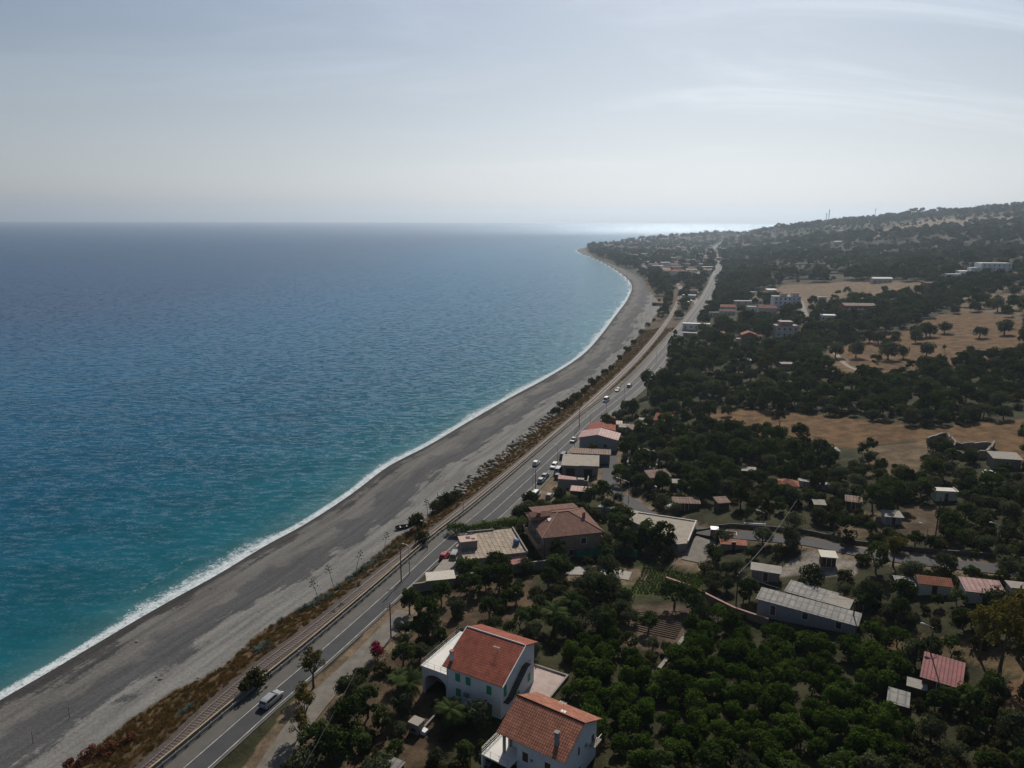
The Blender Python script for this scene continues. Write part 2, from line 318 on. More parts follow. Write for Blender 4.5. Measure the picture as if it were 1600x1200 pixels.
def ground_mat():
    m, nt, out = newmat('ground'); A = lambda n: node(nt, 'ShaderNodeAttribute', attribute_name=n)
    pos = node(nt, 'ShaderNodeNewGeometry').outputs['Position']
    s = A('shore').outputs['Fac']; e = A('edge').outputs['Fac']; land = A('land').outputs['Color']
    nA = noise(nt, pos, 0.045, 3, 0.55); nB = noise(nt, pos, 0.22, 4, 0.6); nC = noise(nt, pos, 1.6, 4, 0.7); nD = noise(nt, pos, 7.0, 2, 0.6)
    al = node(nt, 'ShaderNodeCombineXYZ', {0: math_(nt, 'MULTIPLY', A('along').outputs['Fac'], 0.035), 1: math_(nt, 'MULTIPLY', s, 0.42)}).outputs[0]; nS = noise(nt, al, 1.0, 5, 0.62)
    # beach: bands of wet grit, pale pebble, dark wash-over, pale sand
    sw = math_(nt, 'ADD', s, math_(nt, 'ADD', math_(nt, 'MULTIPLY', math_(nt, 'SUBTRACT', nA, 0.5), 24.0), math_(nt, 'ADD', math_(nt, 'MULTIPLY', math_(nt, 'SUBTRACT', nB, 0.5), 9.0), math_(nt, 'ADD', math_(nt, 'MULTIPLY', math_(nt, 'SUBTRACT', nC, 0.5), 5.0), math_(nt, 'MULTIPLY', math_(nt, 'SUBTRACT', nS, 0.5), 14.0)))))
    rm = node(nt, 'ShaderNodeValToRGB', {0: math_(nt, 'DIVIDE', sw, 40.0, clamp=True)}); cr = rm.color_ramp
    st = [(0.0, (.042, .041, .042)), (0.10, (.054, .052, .052)), (0.14, (.112, .107, .101)), (0.33, (.118, .113, .107)), (0.37, (.072, .071, .074)), (0.58, (.070, .070, .073)), (0.62, (.150, .146, .139)), (1.0, (.164, .160, .152))]
    cr.elements[0].position, cr.elements[0].color = st[0][0], (*st[0][1], 1); cr.elements[1].position, cr.elements[1].color = st[-1][0], (*st[-1][1], 1)
    for p, c in st[1:-1]: el = cr.elements.new(p); el.color = (*c, 1)
    wet = maprange(nt, math_(nt, 'ADD', s, math_(nt, 'MULTIPLY', math_(nt, 'SUBTRACT', nB, 0.5), 3.0)), 3.0, 5.2)
    bc = mixc(nt, wet, (.042, .040, .039, 1), rm.outputs[0])
    gs = maprange(nt, nS, 0.30, 0.70, 0.76, 1.20); bc = mixc(nt, 1.0, bc, node(nt, 'ShaderNodeCombineColor', {0: gs, 1: gs, 2: gs}).outputs[0], 'MULTIPLY')
    g = maprange(nt, math_(nt, 'ADD', math_(nt, 'MULTIPLY', nC, 0.6), math_(nt, 'MULTIPLY', nD, 0.4)), 0.3, 0.7, 0.70, 1.22)
    bc = mixc(nt, 1.0, bc, node(nt, 'ShaderNodeCombineColor', {0: g, 1: g, 2: g}).outputs[0], 'MULTIPLY')
    # land: patchy within each land use
    k = maprange(nt, nB, 0.30, 0.70, 0.52, 1.38); lc = mixc(nt, 1.0, land, node(nt, 'ShaderNodeCombineColor', {0: k, 1: k, 2: k}).outputs[0], 'MULTIPLY')
    lc = mixc(nt, math_(nt, 'MULTIPLY', maprange(nt, nC, 0.50, 0.66), 0.55), lc, (.045, .045, .020, 1))
    lc = mixc(nt, math_(nt, 'MULTIPLY', maprange(nt, noise(nt, pos, 0.9, 5, 0.7), 0.58, 0.72), 0.22), lc, (.15, .108, .066, 1))
    k2 = maprange(nt, nD, 0.3, 0.7, 0.75, 1.2); lc = mixc(nt, 1.0, lc, node(nt, 'ShaderNodeCombineColor', {0: k2, 1: k2, 2: k2}).outputs[0], 'MULTIPLY')
    ed = maprange(nt, math_(nt, 'ADD', e, math_(nt, 'MULTIPLY', math_(nt, 'SUBTRACT', nB, 0.5), 5.0)), -0.6, 0.9)
    h = math_(nt, 'ADD', math_(nt, 'MULTIPLY', nC, 0.6), math_(nt, 'MULTIPLY', nD, 0.25))
    pbsdf(nt, out, mixc(nt, ed, bc, lc), 0.95, 0.1, 0, bump(nt, h, 0.7, 0.35)); return m
M_ground = ground_mat(); build_terrain()
def TF(XY):
    """height of the built ground mesh"""
    XY = np.asarray(XY, float).reshape(-1, 2); Y, t, Z = _TG
    fy = np.interp(XY[:, 1], Y, np.arange(len(Y))); ft = np.interp(XY[:, 0] / XY[:, 1], t, np.arange(len(t)))
    i = np.clip(fy.astype(int), 0, len(Y) - 2); j = np.clip(ft.astype(int), 0, len(t) - 2); a = fy - i; b = ft - j
    return (Z[i, j] * (1 - a) + Z[i + 1, j] * a) * (1 - b) + (Z[i, j + 1] * (1 - a) + Z[i + 1, j + 1] * a) * b
T_full = T; T = TF

# ------------------------------------------------------------------ sea
def sea_mat():
    m, nt, out = newmat('sea_water'); s = node(nt, 'ShaderNodeAttribute', attribute_name='shore').outputs['Fac']
    pos = node(nt, 'ShaderNodeNewGeometry').outputs['Position']
    nL = noise(nt, pos, 0.004, 3, 0.55); nM = noise(nt, mapping(nt, pos, (0.03, 0.06, 1), (0, 0, R(15))), 1.0, 3, 0.6)
    d = math_(nt, 'MULTIPLY', s, -1.0)
    dw = math_(nt, 'ADD', d, math_(nt, 'MULTIPLY', math_(nt, 'SUBTRACT', nL, 0.5), math_(nt, 'MULTIPLY', d, 0.9)))
    rm = node(nt, 'ShaderNodeValToRGB', {0: math_(nt, 'POWER', math_(nt, 'DIVIDE', dw, 1600.0, clamp=True), 0.5)}); cr = rm.color_ramp
    st = [(0.0, (.060, .130, .130)), (0.08, (.006, .074, .096)), (0.22, (.002, .056, .098)), (0.40, (.002, .062, .126)), (0.52, (.003, .042, .098)), (0.58, (.004, .028, .078)), (1.0, (.004, .025, .072))]
    cr.elements[0].position, cr.elements[0].color = st[0][0], (*st[0][1], 1); cr.elements[1].position, cr.elements[1].color = st[-1][0], (*st[-1][1], 1)
    for p, c in st[1:-1]: el = cr.elements.new(p); el.color = (*c, 1)
    k = maprange(nt, nM, 0.3, 0.7, 0.85, 1.15); col = mixc(nt, 1.0, rm.outputs[0], node(nt, 'ShaderNodeCombineColor', {0: k, 1: k, 2: k}).outputs[0], 'MULTIPLY')
    # wave slopes straight from noise vectors: facets keep their scatter when they fall below a pixel
    n1 = noise(nt, mapping(nt, pos, (0.24, 0.66, 1), (0, 0, R(14))), 1.0, 2, 0.5, col=True)
    n2 = noise(nt, mapping(nt, pos, (1.4, 2.6, 1), (0, 0, R(24))), 1.0, 2, 0.6, col=True)
    def vm(op, a, b): return node(nt, 'ShaderNodeVectorMath', {0: a, 1: b}, operation=op).outputs[0]
    a = vm('MULTIPLY', vm('SUBTRACT', n1, (.5, .5, .5)), (0.6, 1.15, 0)); b = vm('MULTIPLY', vm('SUBTRACT', n2, (.5, .5, .5)), (1.0, 1.4, 0))
    nrm = node(nt, 'ShaderNodeVectorMath', {0: vm('ADD', node(nt, 'ShaderNodeVectorMath', {0: vm('ADD', a, b), 'Scale': maprange(nt, d, 40.0, 1500.0, 0.80, 1.45)}, operation='SCALE').outputs[0], (0, 0, 1))}, operation='NORMALIZE').outputs[0]
    fr = node(nt, 'ShaderNodeFresnel', {'IOR': 1.333, 'Normal': nrm}).outputs[0]
    fr = math_(nt, 'MINIMUM', math_(nt, 'MULTIPLY', math_(nt, 'POWER', fr, 1.25), maprange(nt, d, 150.0, 2500.0, 0.78, 1.12)), 0.42)          # a choppy sea never reaches a mirror's grazing reflectance
    body = node(nt, 'ShaderNodeBsdfDiffuse', {'Color': col}); gl = node(nt, 'ShaderNodeBsdfGlossy', {'Color': (.74, .87, 1.0, 1), 'Roughness': maprange(nt, d, 100.0, 1800.0, 0.15, 0.24), 'Normal': nrm})
    water = node(nt, 'ShaderNodeMixShader', {0: fr, 1: body.outputs[0], 2: gl.outputs[0]})
    # surf: lacy foam on the swash line, a second broken line behind it, scattered whitecaps
    f1 = noise(nt, pos, 0.035, 2, 0.5); f2 = noise(nt, pos, 0.55, 5, 0.72, dist=1.2); f3 = noise(nt, pos, 2.2, 3, 0.7)
    x = math_(nt, 'ADD', d, math_(nt, 'MULTIPLY', math_(nt, 'SUBTRACT', f1, 0.5), -16.0))        # distance off the wandering swash edge
    wid = maprange(nt, noise(nt, pos, 0.021, 2, 0.5), 0.38, 0.68, 1.2, 8.0)
    lin = math_(nt, 'SUBTRACT', 1.0, math_(nt, 'DIVIDE', math_(nt, 'MAXIMUM', d, 0.0), wid), clamp=True)
    lace = math_(nt, 'ADD', math_(nt, 'MULTIPLY', f2, 0.62), math_(nt, 'MULTIPLY', f3, 0.38))
    foam = maprange(nt, math_(nt, 'ADD', lace, math_(nt, 'MULTIPLY', lin, 0.30)), 0.62, 0.86)
    foam = math_(nt, 'MULTIPLY', foam, maprange(nt, lin, 0.0, 0.3))
    foam = math_(nt, 'MAXIMUM', foam, math_(nt, 'MULTIPLY', maprange(nt, math_(nt, 'ABSOLUTE', math_(nt, 'ADD', d, math_(nt, 'MULTIPLY', math_(nt, 'SUBTRACT', f2, 0.5), 2.0))), 1.1, 0.3), maprange(nt, f3, 0.35, 0.6)))
    br = math_(nt, 'SUBTRACT', 1.0, math_(nt, 'MULTIPLY', math_(nt, 'ABSOLUTE', math_(nt, 'SUBTRACT', d, math_(nt, 'ADD', wid, math_(nt, 'MULTIPLY', f2, 5.0)))), 0.7), clamp=True)
    br = math_(nt, 'MULTIPLY', br, math_(nt, 'MULTIPLY', maprange(nt, f2, 0.50, 0.62), maprange(nt, noise(nt, pos, 0.05, 2, 0.6), 0.52, 0.62)))
    foam = math_(nt, 'MAXIMUM', foam, math_(nt, 'MULTIPLY', br, 0.25))
    wc = maprange(nt, noise(nt, mapping(nt, pos, (0.10, 0.28, 1), (0, 0, R(14))), 1.0, 4, 0.75), 0.765, 0.82)
    foam = math_(nt, 'MAXIMUM', foam, math_(nt, 'MULTIPLY', wc, maprange(nt, d, 10.0, 25.0, 0.0, 0.24)))
    fb = node(nt, 'ShaderNodeBsdfDiffuse', {'Color': (.50, .53, .55, 1)})
    mx = node(nt, 'ShaderNodeMixShader', {0: foam, 1: water.outputs[0], 2: fb.outputs[0]}); nt.links.new(mx.outputs[0], out.inputs['Surface']); return m
def build_sea():
    M = sea_mat()
    pl = resample(SHORE[:len(SHORE) - 18], 3.0); n = len(pl)
    ss = np.r_[2.0, 1.0, 0.0, -1, -2, -3, -4.5, -6, -8, -11, -15, -20]
    t = np.gradient(pl, axis=0); t /= np.linalg.norm(t, axis=1)[:, None]; k = 9
    t = np.stack([np.convolve(np.pad(t[:, i], k, 'edge'), np.ones(2 * k + 1) / (2 * k + 1), 'valid') for i in (0, 1)], 1); t /= np.linalg.norm(t, axis=1)[:, None]
    nr = np.stack([t[:, 1], -t[:, 0]], 1); V = []; S = []
    for s_ in ss:
        z = np.where(s_ > 0, 0.1 * s_ + 0.03, 0.03); V.append(np.c_[pl + nr * s_, np.full(n, z)]); S.append(np.full(n, s_))
    V = np.concatenate(V); idx = np.arange(len(ss) * n).reshape(len(ss), n)
    Q = np.stack([idx[:-1, :-1], idx[:-1, 1:], idx[1:, 1:], idx[1:, :-1]], -1).reshape(-1, 4)[:, ::-1]
    if (np.cross(V[Q[0, 1]] - V[Q[0, 0]], V[Q[0, 2]] - V[Q[0, 0]]))[2] < 0: Q = Q[:, ::-1]
    ang = np.linspace(R(-75), R(75), 260); r = np.geomspace(60, 16000, 150)
    X = np.outer(r, np.sin(ang)); Y = np.outer(r, np.cos(ang)); G = np.stack([X.ravel(), Y.ravel()], 1)
    sg, _ = polydist(G, SHORE); VG = np.c_[G, np.full(len(G), -0.02)]
    ig = np.arange(len(G)).reshape(len(r), len(ang)) ; QG = np.stack([ig[:-1, :-1], ig[1:, :-1], ig[1:, 1:], ig[:-1, 1:]], -1).reshape(-1, 4)
    if (np.cross(VG[QG[0, 1]] - VG[QG[0, 0]], VG[QG[0, 2]] - VG[QG[0, 0]]))[2] < 0: QG = QG[:, ::-1]
    QG = QG[sg[QG].min(1) < 40]
    VG[:, 2] = np.where(sg > -8, -1.2, -0.02)
    me = npmesh('sea', np.r_[V, VG], np.r_[Q, QG + len(V)], [M], smooth_=True); attr(me, 'shore', np.r_[np.concatenate(S), sg]); tag(link('sea', me), kind='structure')
build_sea()

# ------------------------------------------------------------------ road, railway, lanes
def ribbon(name, line, a, b, z, mat, kind='structure', skirt=0.0, parent=None, label=None, cat=None, group=None, zs=None):
    """strip between offsets a and b of a line"""
    A, B = offset(line, a), offset(line, b); n = len(line); zz = (line[:, 2] if line.shape[1] > 2 else 0) + np.full(n, 0.0) + z
    V = [np.c_[A, zz], np.c_[B, zz]]
    if skirt: V = [np.c_[A, zz - skirt]] + V + [np.c_[B, zz - skirt]]
    V = np.concatenate(V); rows = len(V) // n; idx = np.arange(len(V)).reshape(rows, n)
    Q = np.concatenate([np.stack([idx[i, :-1], idx[i + 1, :-1], idx[i + 1, 1:], idx[i, 1:]], -1) for i in range(rows - 1)])
    Q = Q[:, ::-1].copy() if False else Q
    me = npmesh(name, V, Q, [mat]); o = link(name, me, parent)
    tag(o, label, cat, group, kind); return o
def asphalt(name, col, amt=0.18, sc_=0.35):
    m, nt, out = newmat(name); pos = node(nt, 'ShaderNodeNewGeometry').outputs['Position']
    n1 = noise(nt, pos, sc_, 4, 0.6); n2 = noise(nt, pos, 6.0, 2, 0.6)
    k = maprange(nt, math_(nt, 'ADD', math_(nt, 'MULTIPLY', n1, 0.6), math_(nt, 'MULTIPLY', n2, 0.4)), 0.3, 0.7, 1 - amt, 1 + amt)
    col = tuple(v * .82 for v in col)
    pbsdf(nt, out, mixc(nt, 1.0, (*col, 1), node(nt, 'ShaderNodeCombineColor', {0: k, 1: k, 2: k}).outputs[0], 'MULTIPLY'), 0.85, 0.25); return m
M_asph = asphalt('asphalt', (.052, .052, .055)); M_shoulder = asphalt('road_shoulder', (.100, .095, .088)); M_line = asphalt('road_paint', (.42, .42, .41), 0.45, 0.6)
M_lane = asphalt('lane_surface', (.150, .135, .115), 0.3, 0.5); M_ballast = asphalt('ballast', (.064, .051, .044), 0.35, 1.2); M_conc = wearmat('concrete', (.33, .31, .28), stain=(.2, .18, .15))
M_sleeper = wearmat('sleeper_concrete', (.175, .138, .120)); M_steel = wearmat('rail_steel', (.30, .24, .22), 0.4, 0.5, metal=0.6)
L1 = resample(zline(LINE1), 4.0)
ribbon('road', L1, -3.1, road_edge(L1[:, 1]), 0.0, M_shoulder, skirt=0.5)
ribbon('carriageway', L1, -0.25, np.minimum(road_edge(L1[:, 1]) - .35, 6.95), 0.006, M_asph)
for k, o_ in enumerate((0.0, 3.35, 6.7)): ribbon('road_marking', L1 if k < 2 else L1[L1[:, 1] > 187], o_ - 0.075, o_ + 0.075, 0.012, M_line)
for nm, (P, hw) in LANES.items():
    if nm == 'field_track': ribbon(nm, P, -hw, hw, 0.02, wearmat('track_earth', (.24, .17, .10)), skirt=0.4)
    elif nm == 'side_road': ribbon(nm, P, -hw, hw, 0.03, M_asph, skirt=0.4)  # shade lying on the side road is put in as a darker surface colour
    elif nm == 'apartment_road' or nm == 'town_road' or nm == 'side_road_spur': ribbon(nm, P, -hw, hw, 0.03, M_lane, skirt=0.4)
    elif nm == 'villa_lane': ribbon(nm, P, -hw, hw, 0.03, M_conc, skirt=0.4)
    else: ribbon(nm, P, -hw, hw, 0.03, M_lane, skirt=0.4)
RL = resample(zline(RAIL, 5.2), 3.0)
# ------------------------------------------------------------------ mesh builder
class MB:
    def __init__(s): s.V = []; s.F = []; s.M = []
    def add(s, V, Fc, m=0):
        o = len(s.V); s.V += [tuple(v) for v in V]; s.F += [tuple(i + o for i in f) for f in Fc]; s.M += [m] * len(Fc); return s
    def box(s, x0, x1, y0, y1, z0, z1, m=0):
        V = [(x, y, z) for z in (z0, z1) for y in (y0, y1) for x in (x0, x1)]
        return s.add(V, [(0, 2, 3, 1), (4, 5, 7, 6), (0, 1, 5, 4), (1, 3, 7, 5), (3, 2, 6, 7), (2, 0, 4, 6)], m)
    def prism(s, prof, x0, x1, m=0):
        """(y, z) profile pushed along x"""
        n = len(prof); V = [(x0, y, z) for y, z in prof] + [(x1, y, z) for y, z in prof]
        return s.add(V, [tuple(range(n))[::-1], tuple(range(n, 2 * n))] + [(i, (i + 1) % n, n + (i + 1) % n, n + i) for i in range(n)], m)
    def extr(s, poly, z0, z1, m=0):
        n = len(poly); V = [(x, y, z0) for x, y in poly] + [(x, y, z1) for x, y in poly]
        return s.add(V, [tuple(range(n))[::-1], tuple(range(n, 2 * n))] + [(i, (i + 1) % n, n + (i + 1) % n, n + i) for i in range(n)], m)
    def slab(s, q, t, m=0):
        """a quad (or polygon) given thickness downwards"""
        q = [Vector(p) for p in q]; n = len(q); nr = (q[1] - q[0]).cross(q[-1] - q[0]).normalized()
        if nr.z < 0: nr = -nr
        V = q + [p - nr * t for p in q]
        return s.add(V, [tuple(range(n)), tuple(range(n, 2 * n))[::-1]] + [(i, i + n, (i + 1) % n + n, (i + 1) % n) for i in range(n)], m)
    def tube(s, pts, rad, sides=6, m=0, cap=True):
        pts = [Vector(p) for p in pts]; rad = rad if isinstance(rad, (list, tuple)) else [rad] * len(pts); o = len(s.V); V = []; Fc = []
        for i, p in enumerate(pts):
            t = (pts[min(i + 1, len(pts) - 1)] - pts[max(i - 1, 0)]).normalized(); a = t.orthogonal().normalized(); b = t.cross(a)
            V += [p + (a * math.cos(k * math.tau / sides) + b * math.sin(k * math.tau / sides)) * rad[i] for k in range(sides)]
        for i in range(len(pts) - 1):
            for k in range(sides): Fc.append((i * sides + k, i * sides + (k + 1) % sides, (i + 1) * sides + (k + 1) % sides, (i + 1) * sides + k))
        if cap: Fc += [tuple(range(sides))[::-1], tuple(range((len(pts) - 1) * sides, len(pts) * sides))]
        return s.add(V, Fc, m)
    def mesh(s, name, mats, smooth_=False):
        return npmesh(name, s.V, s.F, mats if isinstance(mats, list) else [mats], s.M, smooth_)
    def obj(s, name, mats, parent=None, smooth_=False): return link(name, s.mesh(name, mats, smooth_), parent)

# ------------------------------------------------------------------ building materials
def tilemat(name, c1, c2, mort, bw=0.34, bh=0.42, rough=0.9, axis='xy', relief=0.05):
    m, nt, out = newmat(name); tc = node(nt, 'ShaderNodeTexCoord').outputs['Object']; c1, c2, mort = [tuple(v * .84 for v in q) for q in (c1, c2, mort)]
    sp = node(nt, 'ShaderNodeSeparateXYZ', {0: tc}).outputs
    v = node(nt, 'ShaderNodeCombineXYZ', {0: sp[0], 1: sp[1] if axis == 'xy' else sp[2]}).outputs[0]
    b = node(nt, 'ShaderNodeTexBrick', {'Vector': v, 'Color1': (*c1, 1), 'Color2': (*c2, 1), 'Mortar': (*mort, 1), 'Scale': 1.0, 'Mortar Size': bw * 0.12, 'Brick Width': bw, 'Row Height': bh, 'Mortar Smooth': 0.4})
    b.offset = 0.0
    n = noise(nt, tc, 0.7, 5, 0.7); k = maprange(nt, n, 0.3, 0.7, 0.72, 1.18)
    c = mixc(nt, 1.0, b.outputs['Color'], node(nt, 'ShaderNodeCombineColor', {0: k, 1: k, 2: k}).outputs[0], 'MULTIPLY')
    c = mixc(nt, math_(nt, 'MULTIPLY', maprange(nt, noise(nt, tc, 1.7, 4, 0.7), 0.58, 0.72), 0.45), c, (mort[0] * 1.3, mort[1] * 1.4, mort[2] * 1.3, 1))
    pbsdf(nt, out, c, rough, 0.2, 0, bump(nt, math_(nt, 'MULTIPLY', math_(nt, 'SUBTRACT', 1.0, b.outputs['Fac']), 1.0), 0.9, relief)); return m
T_red = tilemat('red_tile', (.36, .105, .065), (.30, .085, .055), (.13, .045, .035))
T_terra = tilemat('terracotta_pantile', (.45, .185, .115), (.36, .140, .090), (.10, .05, .04), 0.36, 0.40, relief=0.08)
T_brown = tilemat('brown_tile', (.235, .120, .088), (.19, .098, .075), (.09, .055, .045))
T_pink = tilemat('pink_metal_sheet', (.37, .20, .185), (.33, .18, .165), (.22, .12, .11), 0.9, 30.0, 0.6)
T_orange = tilemat('orange_tile', (.40, .16, .09), (.33, .125, .075), (.16, .07, .05))
T_crimson = tilemat('crimson_metal_sheet', (.33, .105, .105), (.30, .095, .095), (.17, .05, .05), 0.55, 30.0, 0.55)
T_grey = tilemat('grey_corrugated_sheet', (.235, .225, .21), (.18, .17, .165), (.15, .14, .13), 1.1, 2.4, 0.7)
T_rust = tilemat('rusty_sheet', (.24, .15, .11), (.17, .11, .085), (.09, .06, .05), 0.8, 2.0, 0.8)
W_white = wearmat('white_render', (.60, .61, .62), amt=.14, scale=.4, stain=(.46, .45, .43)); W_cream = wearmat('cream_render', (.56, .52, .45), amt=.15, stain=(.40, .36, .30))
W_conc = wearmat('weathered_concrete', (.26, .23, .20), amt=.28, stain=(.16, .14, .12)); W_brown = wearmat('tan_render', (.36, .25, .17), amt=.12, stain=(.28, .19, .13))
W_grey = wearmat('grey_render', (.25, .25, .26), amt=.18, stain=(.17, .17, .17)); W_pinkish = wearmat('pink_render', (.42, .20, .17), amt=.15)
W_redw = wearmat('brick_red_render', (.30, .10, .085), amt=.15); W_stone = wearmat('rubble_stone', (.24, .21, .17), amt=.35, scale=1.2, stain=(.14, .12, .09), bumps_=.1)
W_slab = wearmat('stained_roof_slab', (.30, .26, .215), amt=.30, scale=.5, stain=(.22, .175, .14)); W_deck = wearmat('pale_terrace_floor', (.66, .64, .60), amt=.10)
W_palesheet = wearmat('pale_fibre_sheet', (.30, .275, .24), amt=.30, stain=(.20, .17, .15)); W_green = wearmat('green_shutter', (.030, .24, .135), .6, .3, .1)
W_dark = wearmat('dark_opening', (.030, .028, .027)); W_trim = wearmat('white_trim', (.74, .73, .70), amt=.08); W_wood = wearmat('dark_wood', (.085, .052, .035))
W_metal = wearmat('dull_metal', (.30, .30, .30), .5, .5, metal=.5); W_black = wearmat('black_iron', (.035, .035, .037), .5, .4); W_clay = wearmat('clay_pipe', (.30, .13, .08))
W_brick = tilemat('brown_brick', (.33, .20, .14), (.28, .17, .12), (.24, .19, .15), 0.5, 0.22, axis='xz', relief=.02)
def glassmat():
    m, nt, out = newmat('window_glass'); pbsdf(nt, out, (.02, .025, .03), 0.08, 0.5); return m
M_glass = glassmat()

EXCL = [(*at(px, py, 6), 3.5) for px, py in [(838, 780), (846, 768), (855, 758), (866, 748), (876, 740), (860, 772), (872, 758), (880, 750)]]          # footprints kept clear of planting: (x, y, radius)
KEEP = []          # photo windows a building shows in: trees standing nearer are not planted across them
class House:
    """an Empty at the front left foot of the walls, parts as children; local x runs along the front, y into the depth"""
    def __init__(s, name, label, cat, org, rz, w, d, group=None, keep=None):
        s.w, s.d = w, d; c, sn = math.cos(rz), math.sin(rz)
        s.pts = [(org[0] + c * x - sn * y, org[1] + sn * x + c * y) for x, y in ((0, 0), (w, 0), (w, d), (0, d), (w / 2, d / 2))]
        z = org[2] if len(org) > 2 else float(np.mean(T(np.array(s.pts))))
        s.o = empty(name, (org[0], org[1], z), rz, label, cat, group); s.z = z
        [EXCL.append((org[0] + c * w * i - sn * d * j, org[1] + sn * w * i + c * d * j, max(w, d) / 5.2 + .35)) for i in (.14, .5, .86) for j in (.14, .5, .86)]
        if keep: KEEP.append((*keep, math.hypot(*s.pts[4]) - max(w, d) / 2))
    def part(s, name, mb, mats, parent=None, label=None):
        o = mb.obj(name, mats, parent or s.o)
        if label: o['label'] = label
        return o
    def walls(s, prof, mat, x0=0, x1=None, name='wall'):
        return s.part(name, MB().prism(prof, x0, s.w if x1 is None else x1), mat)
    def window(s, face, u, z, w, h, frame=W_trim, pane=None, name='window', sub='pane', off=0.0):
        """centre u along the face, sill z"""
        f = MB(); p = MB(); t = 0.06
        def bx(mb, a, b, c, e, d0, d1):
            if face == 'f': mb.box(a, b, -d1 - off, -d0 - off, c, e)
            elif face == 'b': mb.box(a, b, s.d + d0 + off, s.d + d1 + off, c, e)
            elif face == 'r': mb.box(s.w + d0 + off, s.w + d1 + off, a, b, c, e)
            else: mb.box(-d1 - off, -d0 - off, a, b, c, e)
        a, b = u - w / 2, u + w / 2
        bx(f, a - t, a, z - t, z + h + t, -.05, .05); bx(f, b, b + t, z - t, z + h + t, -.05, .05); bx(f, a, b, z - t, z, -.05, .07); bx(f, a, b, z + h, z + h + t, -.05, .05)
        bx(p, a, b, z, z + h, -.05, .025)
        fo = s.part(name, f, frame); s.part(sub, p, pane or M_glass, fo); return fo
def pitched(H, hf, hr, hb, yr, ov=0.45, t=0.14, mat=T_red, x0=0, x1=None, trim=None):
    """front and back roof slopes over a gable profile"""
    x1 = H.w if x1 is None else x1; s1 = (hr - hf) / yr; s2 = (hr - hb) / (H.d - yr)
    mb = MB().slab([(x0 - ov, -ov, hf - s1 * ov + t), (x1 + ov, -ov, hf - s1 * ov + t), (x1 + ov, yr, hr + t), (x0 - ov, yr, hr + t)], t)
    mb.slab([(x0 - ov, yr + .02, hr + t - .01), (x1 + ov, yr + .02, hr + t - .01), (x1 + ov, H.d + ov, hb - s2 * ov + t), (x0 - ov, H.d + ov, hb - s2 * ov + t)], t)
    r = H.part('roof', mb, mat)
    if trim:
        rm = MB().tube([(x0 - ov, yr, hr + t + .03), (x1 + ov, yr, hr + t + .03)], .11, 6); H.part('ridge_cap', rm, trim, r)
    return r
def org_from_centre(px, py, up, w, d, rz):
    c = gp(px, py, up); cs, sn = math.cos(rz), math.sin(rz)
    return (c.x - cs * w / 2 + sn * d / 2, c.y - sn * w / 2 - cs * d / 2)
def chimney(H, x, y, z0, z1, mat=W_white, parent=None, s_=.3, cap=T_terra):
    o = H.part('chimney', MB().box(x - s_, x + s_, y - s_, y + s_, z0, z1), mat, parent); 
    H.part('chimney_cap', MB().box(x - s_ - .08, x + s_ + .08, y - s_ - .08, y + s_ + .08, z1 + .18, z1 + .28).box(x - s_, x - s_ + .1, y - s_, y + s_, z1, z1 + .18).box(x + s_ - .1, x + s_, y - s_, y + s_, z1, z1 + .18), cap, None); return o
def antenna(H, x, y, z, h=1.8, parent=None):
    m = MB().tube([(x, y, z), (x, y, z + h)], .03, 5); m.tube([(x - .7, y, z + h - .1), (x + .5, y, z + h - .1)], .02, 4)
    for k in range(6): m.tube([(x - .65 + k * .2, y - .3, z + h - .1), (x - .65 + k * .2, y + .3, z + h - .1)], .015, 4)
    return H.part('antenna', m, W_metal, parent)

# ---- the white two storey house with the red roof and green shutters
H = House('villa_house', 'white two storey house with red tiled roof, green shutters and an arched porch', 'house', (-10.5, 106.7, 8.0), R(-29.5), 10.3, 11.0, keep=(655, 970, 850, 1105))
wl = H.walls([(0, -1.2), (11, -1.2), (11, 7.4), (7.0, 9.0), (0, 6.2)], W_white)
rf = pitched(H, 6.2, 9.15, 7.55, 7.0, .5, .16, T_red, trim=W_trim)
for a_, b_ in ((10.3 + .50, 10.3 + .62), (-.62, -.5)): H.part('gable_trim', MB().slab([(a_, -.5, 6.16), (b_, -.5, 6.16), (b_, 7, 9.34), (a_, 7, 9.34)], .2), W_trim, rf)
for u, z, w_, h_ in ((2.2, 3.9, 1.0, 1.5), (4.2, 3.9, 1.0, 1.5), (8.1, 3.6, 1.0, 1.6), (2.3, 1.2, 1.0, 1.5)): H.window('f', u, z, w_, h_, W_trim, W_green, 'window', 'shutter')
H.window('f', 6.1, 1.2, .5, .9); H.window('f', 8.2, -.1, 1.05, 2.2, W_trim, W_green, 'door', 'shutter')
H.window('r', 1.2, 3.3, .95, 2.1, W_trim, W_green, 'door', 'shutter'); H.window('r', 9.2, 1.2, 1.0, 1.6, W_trim, W_green, 'window', 'shutter'); H.window('r', 5.2, .9, 1.4, .9, W_trim, W_green, 'window', 'shutter')
H.part('air_conditioner', MB().box(3.5, 4.3, -.40, -.02, 1.9, 2.5).tube([(3.9, -.41, 2.2), (3.9, -.43, 2.2)], .24, 10), W_metal)
chimney(H, -.1 + .5, 1.0, 6.0, 8.1, W_white, None, .26, W_clay)
antenna(H, 7.0, 4.4, 7.9, 1.4)
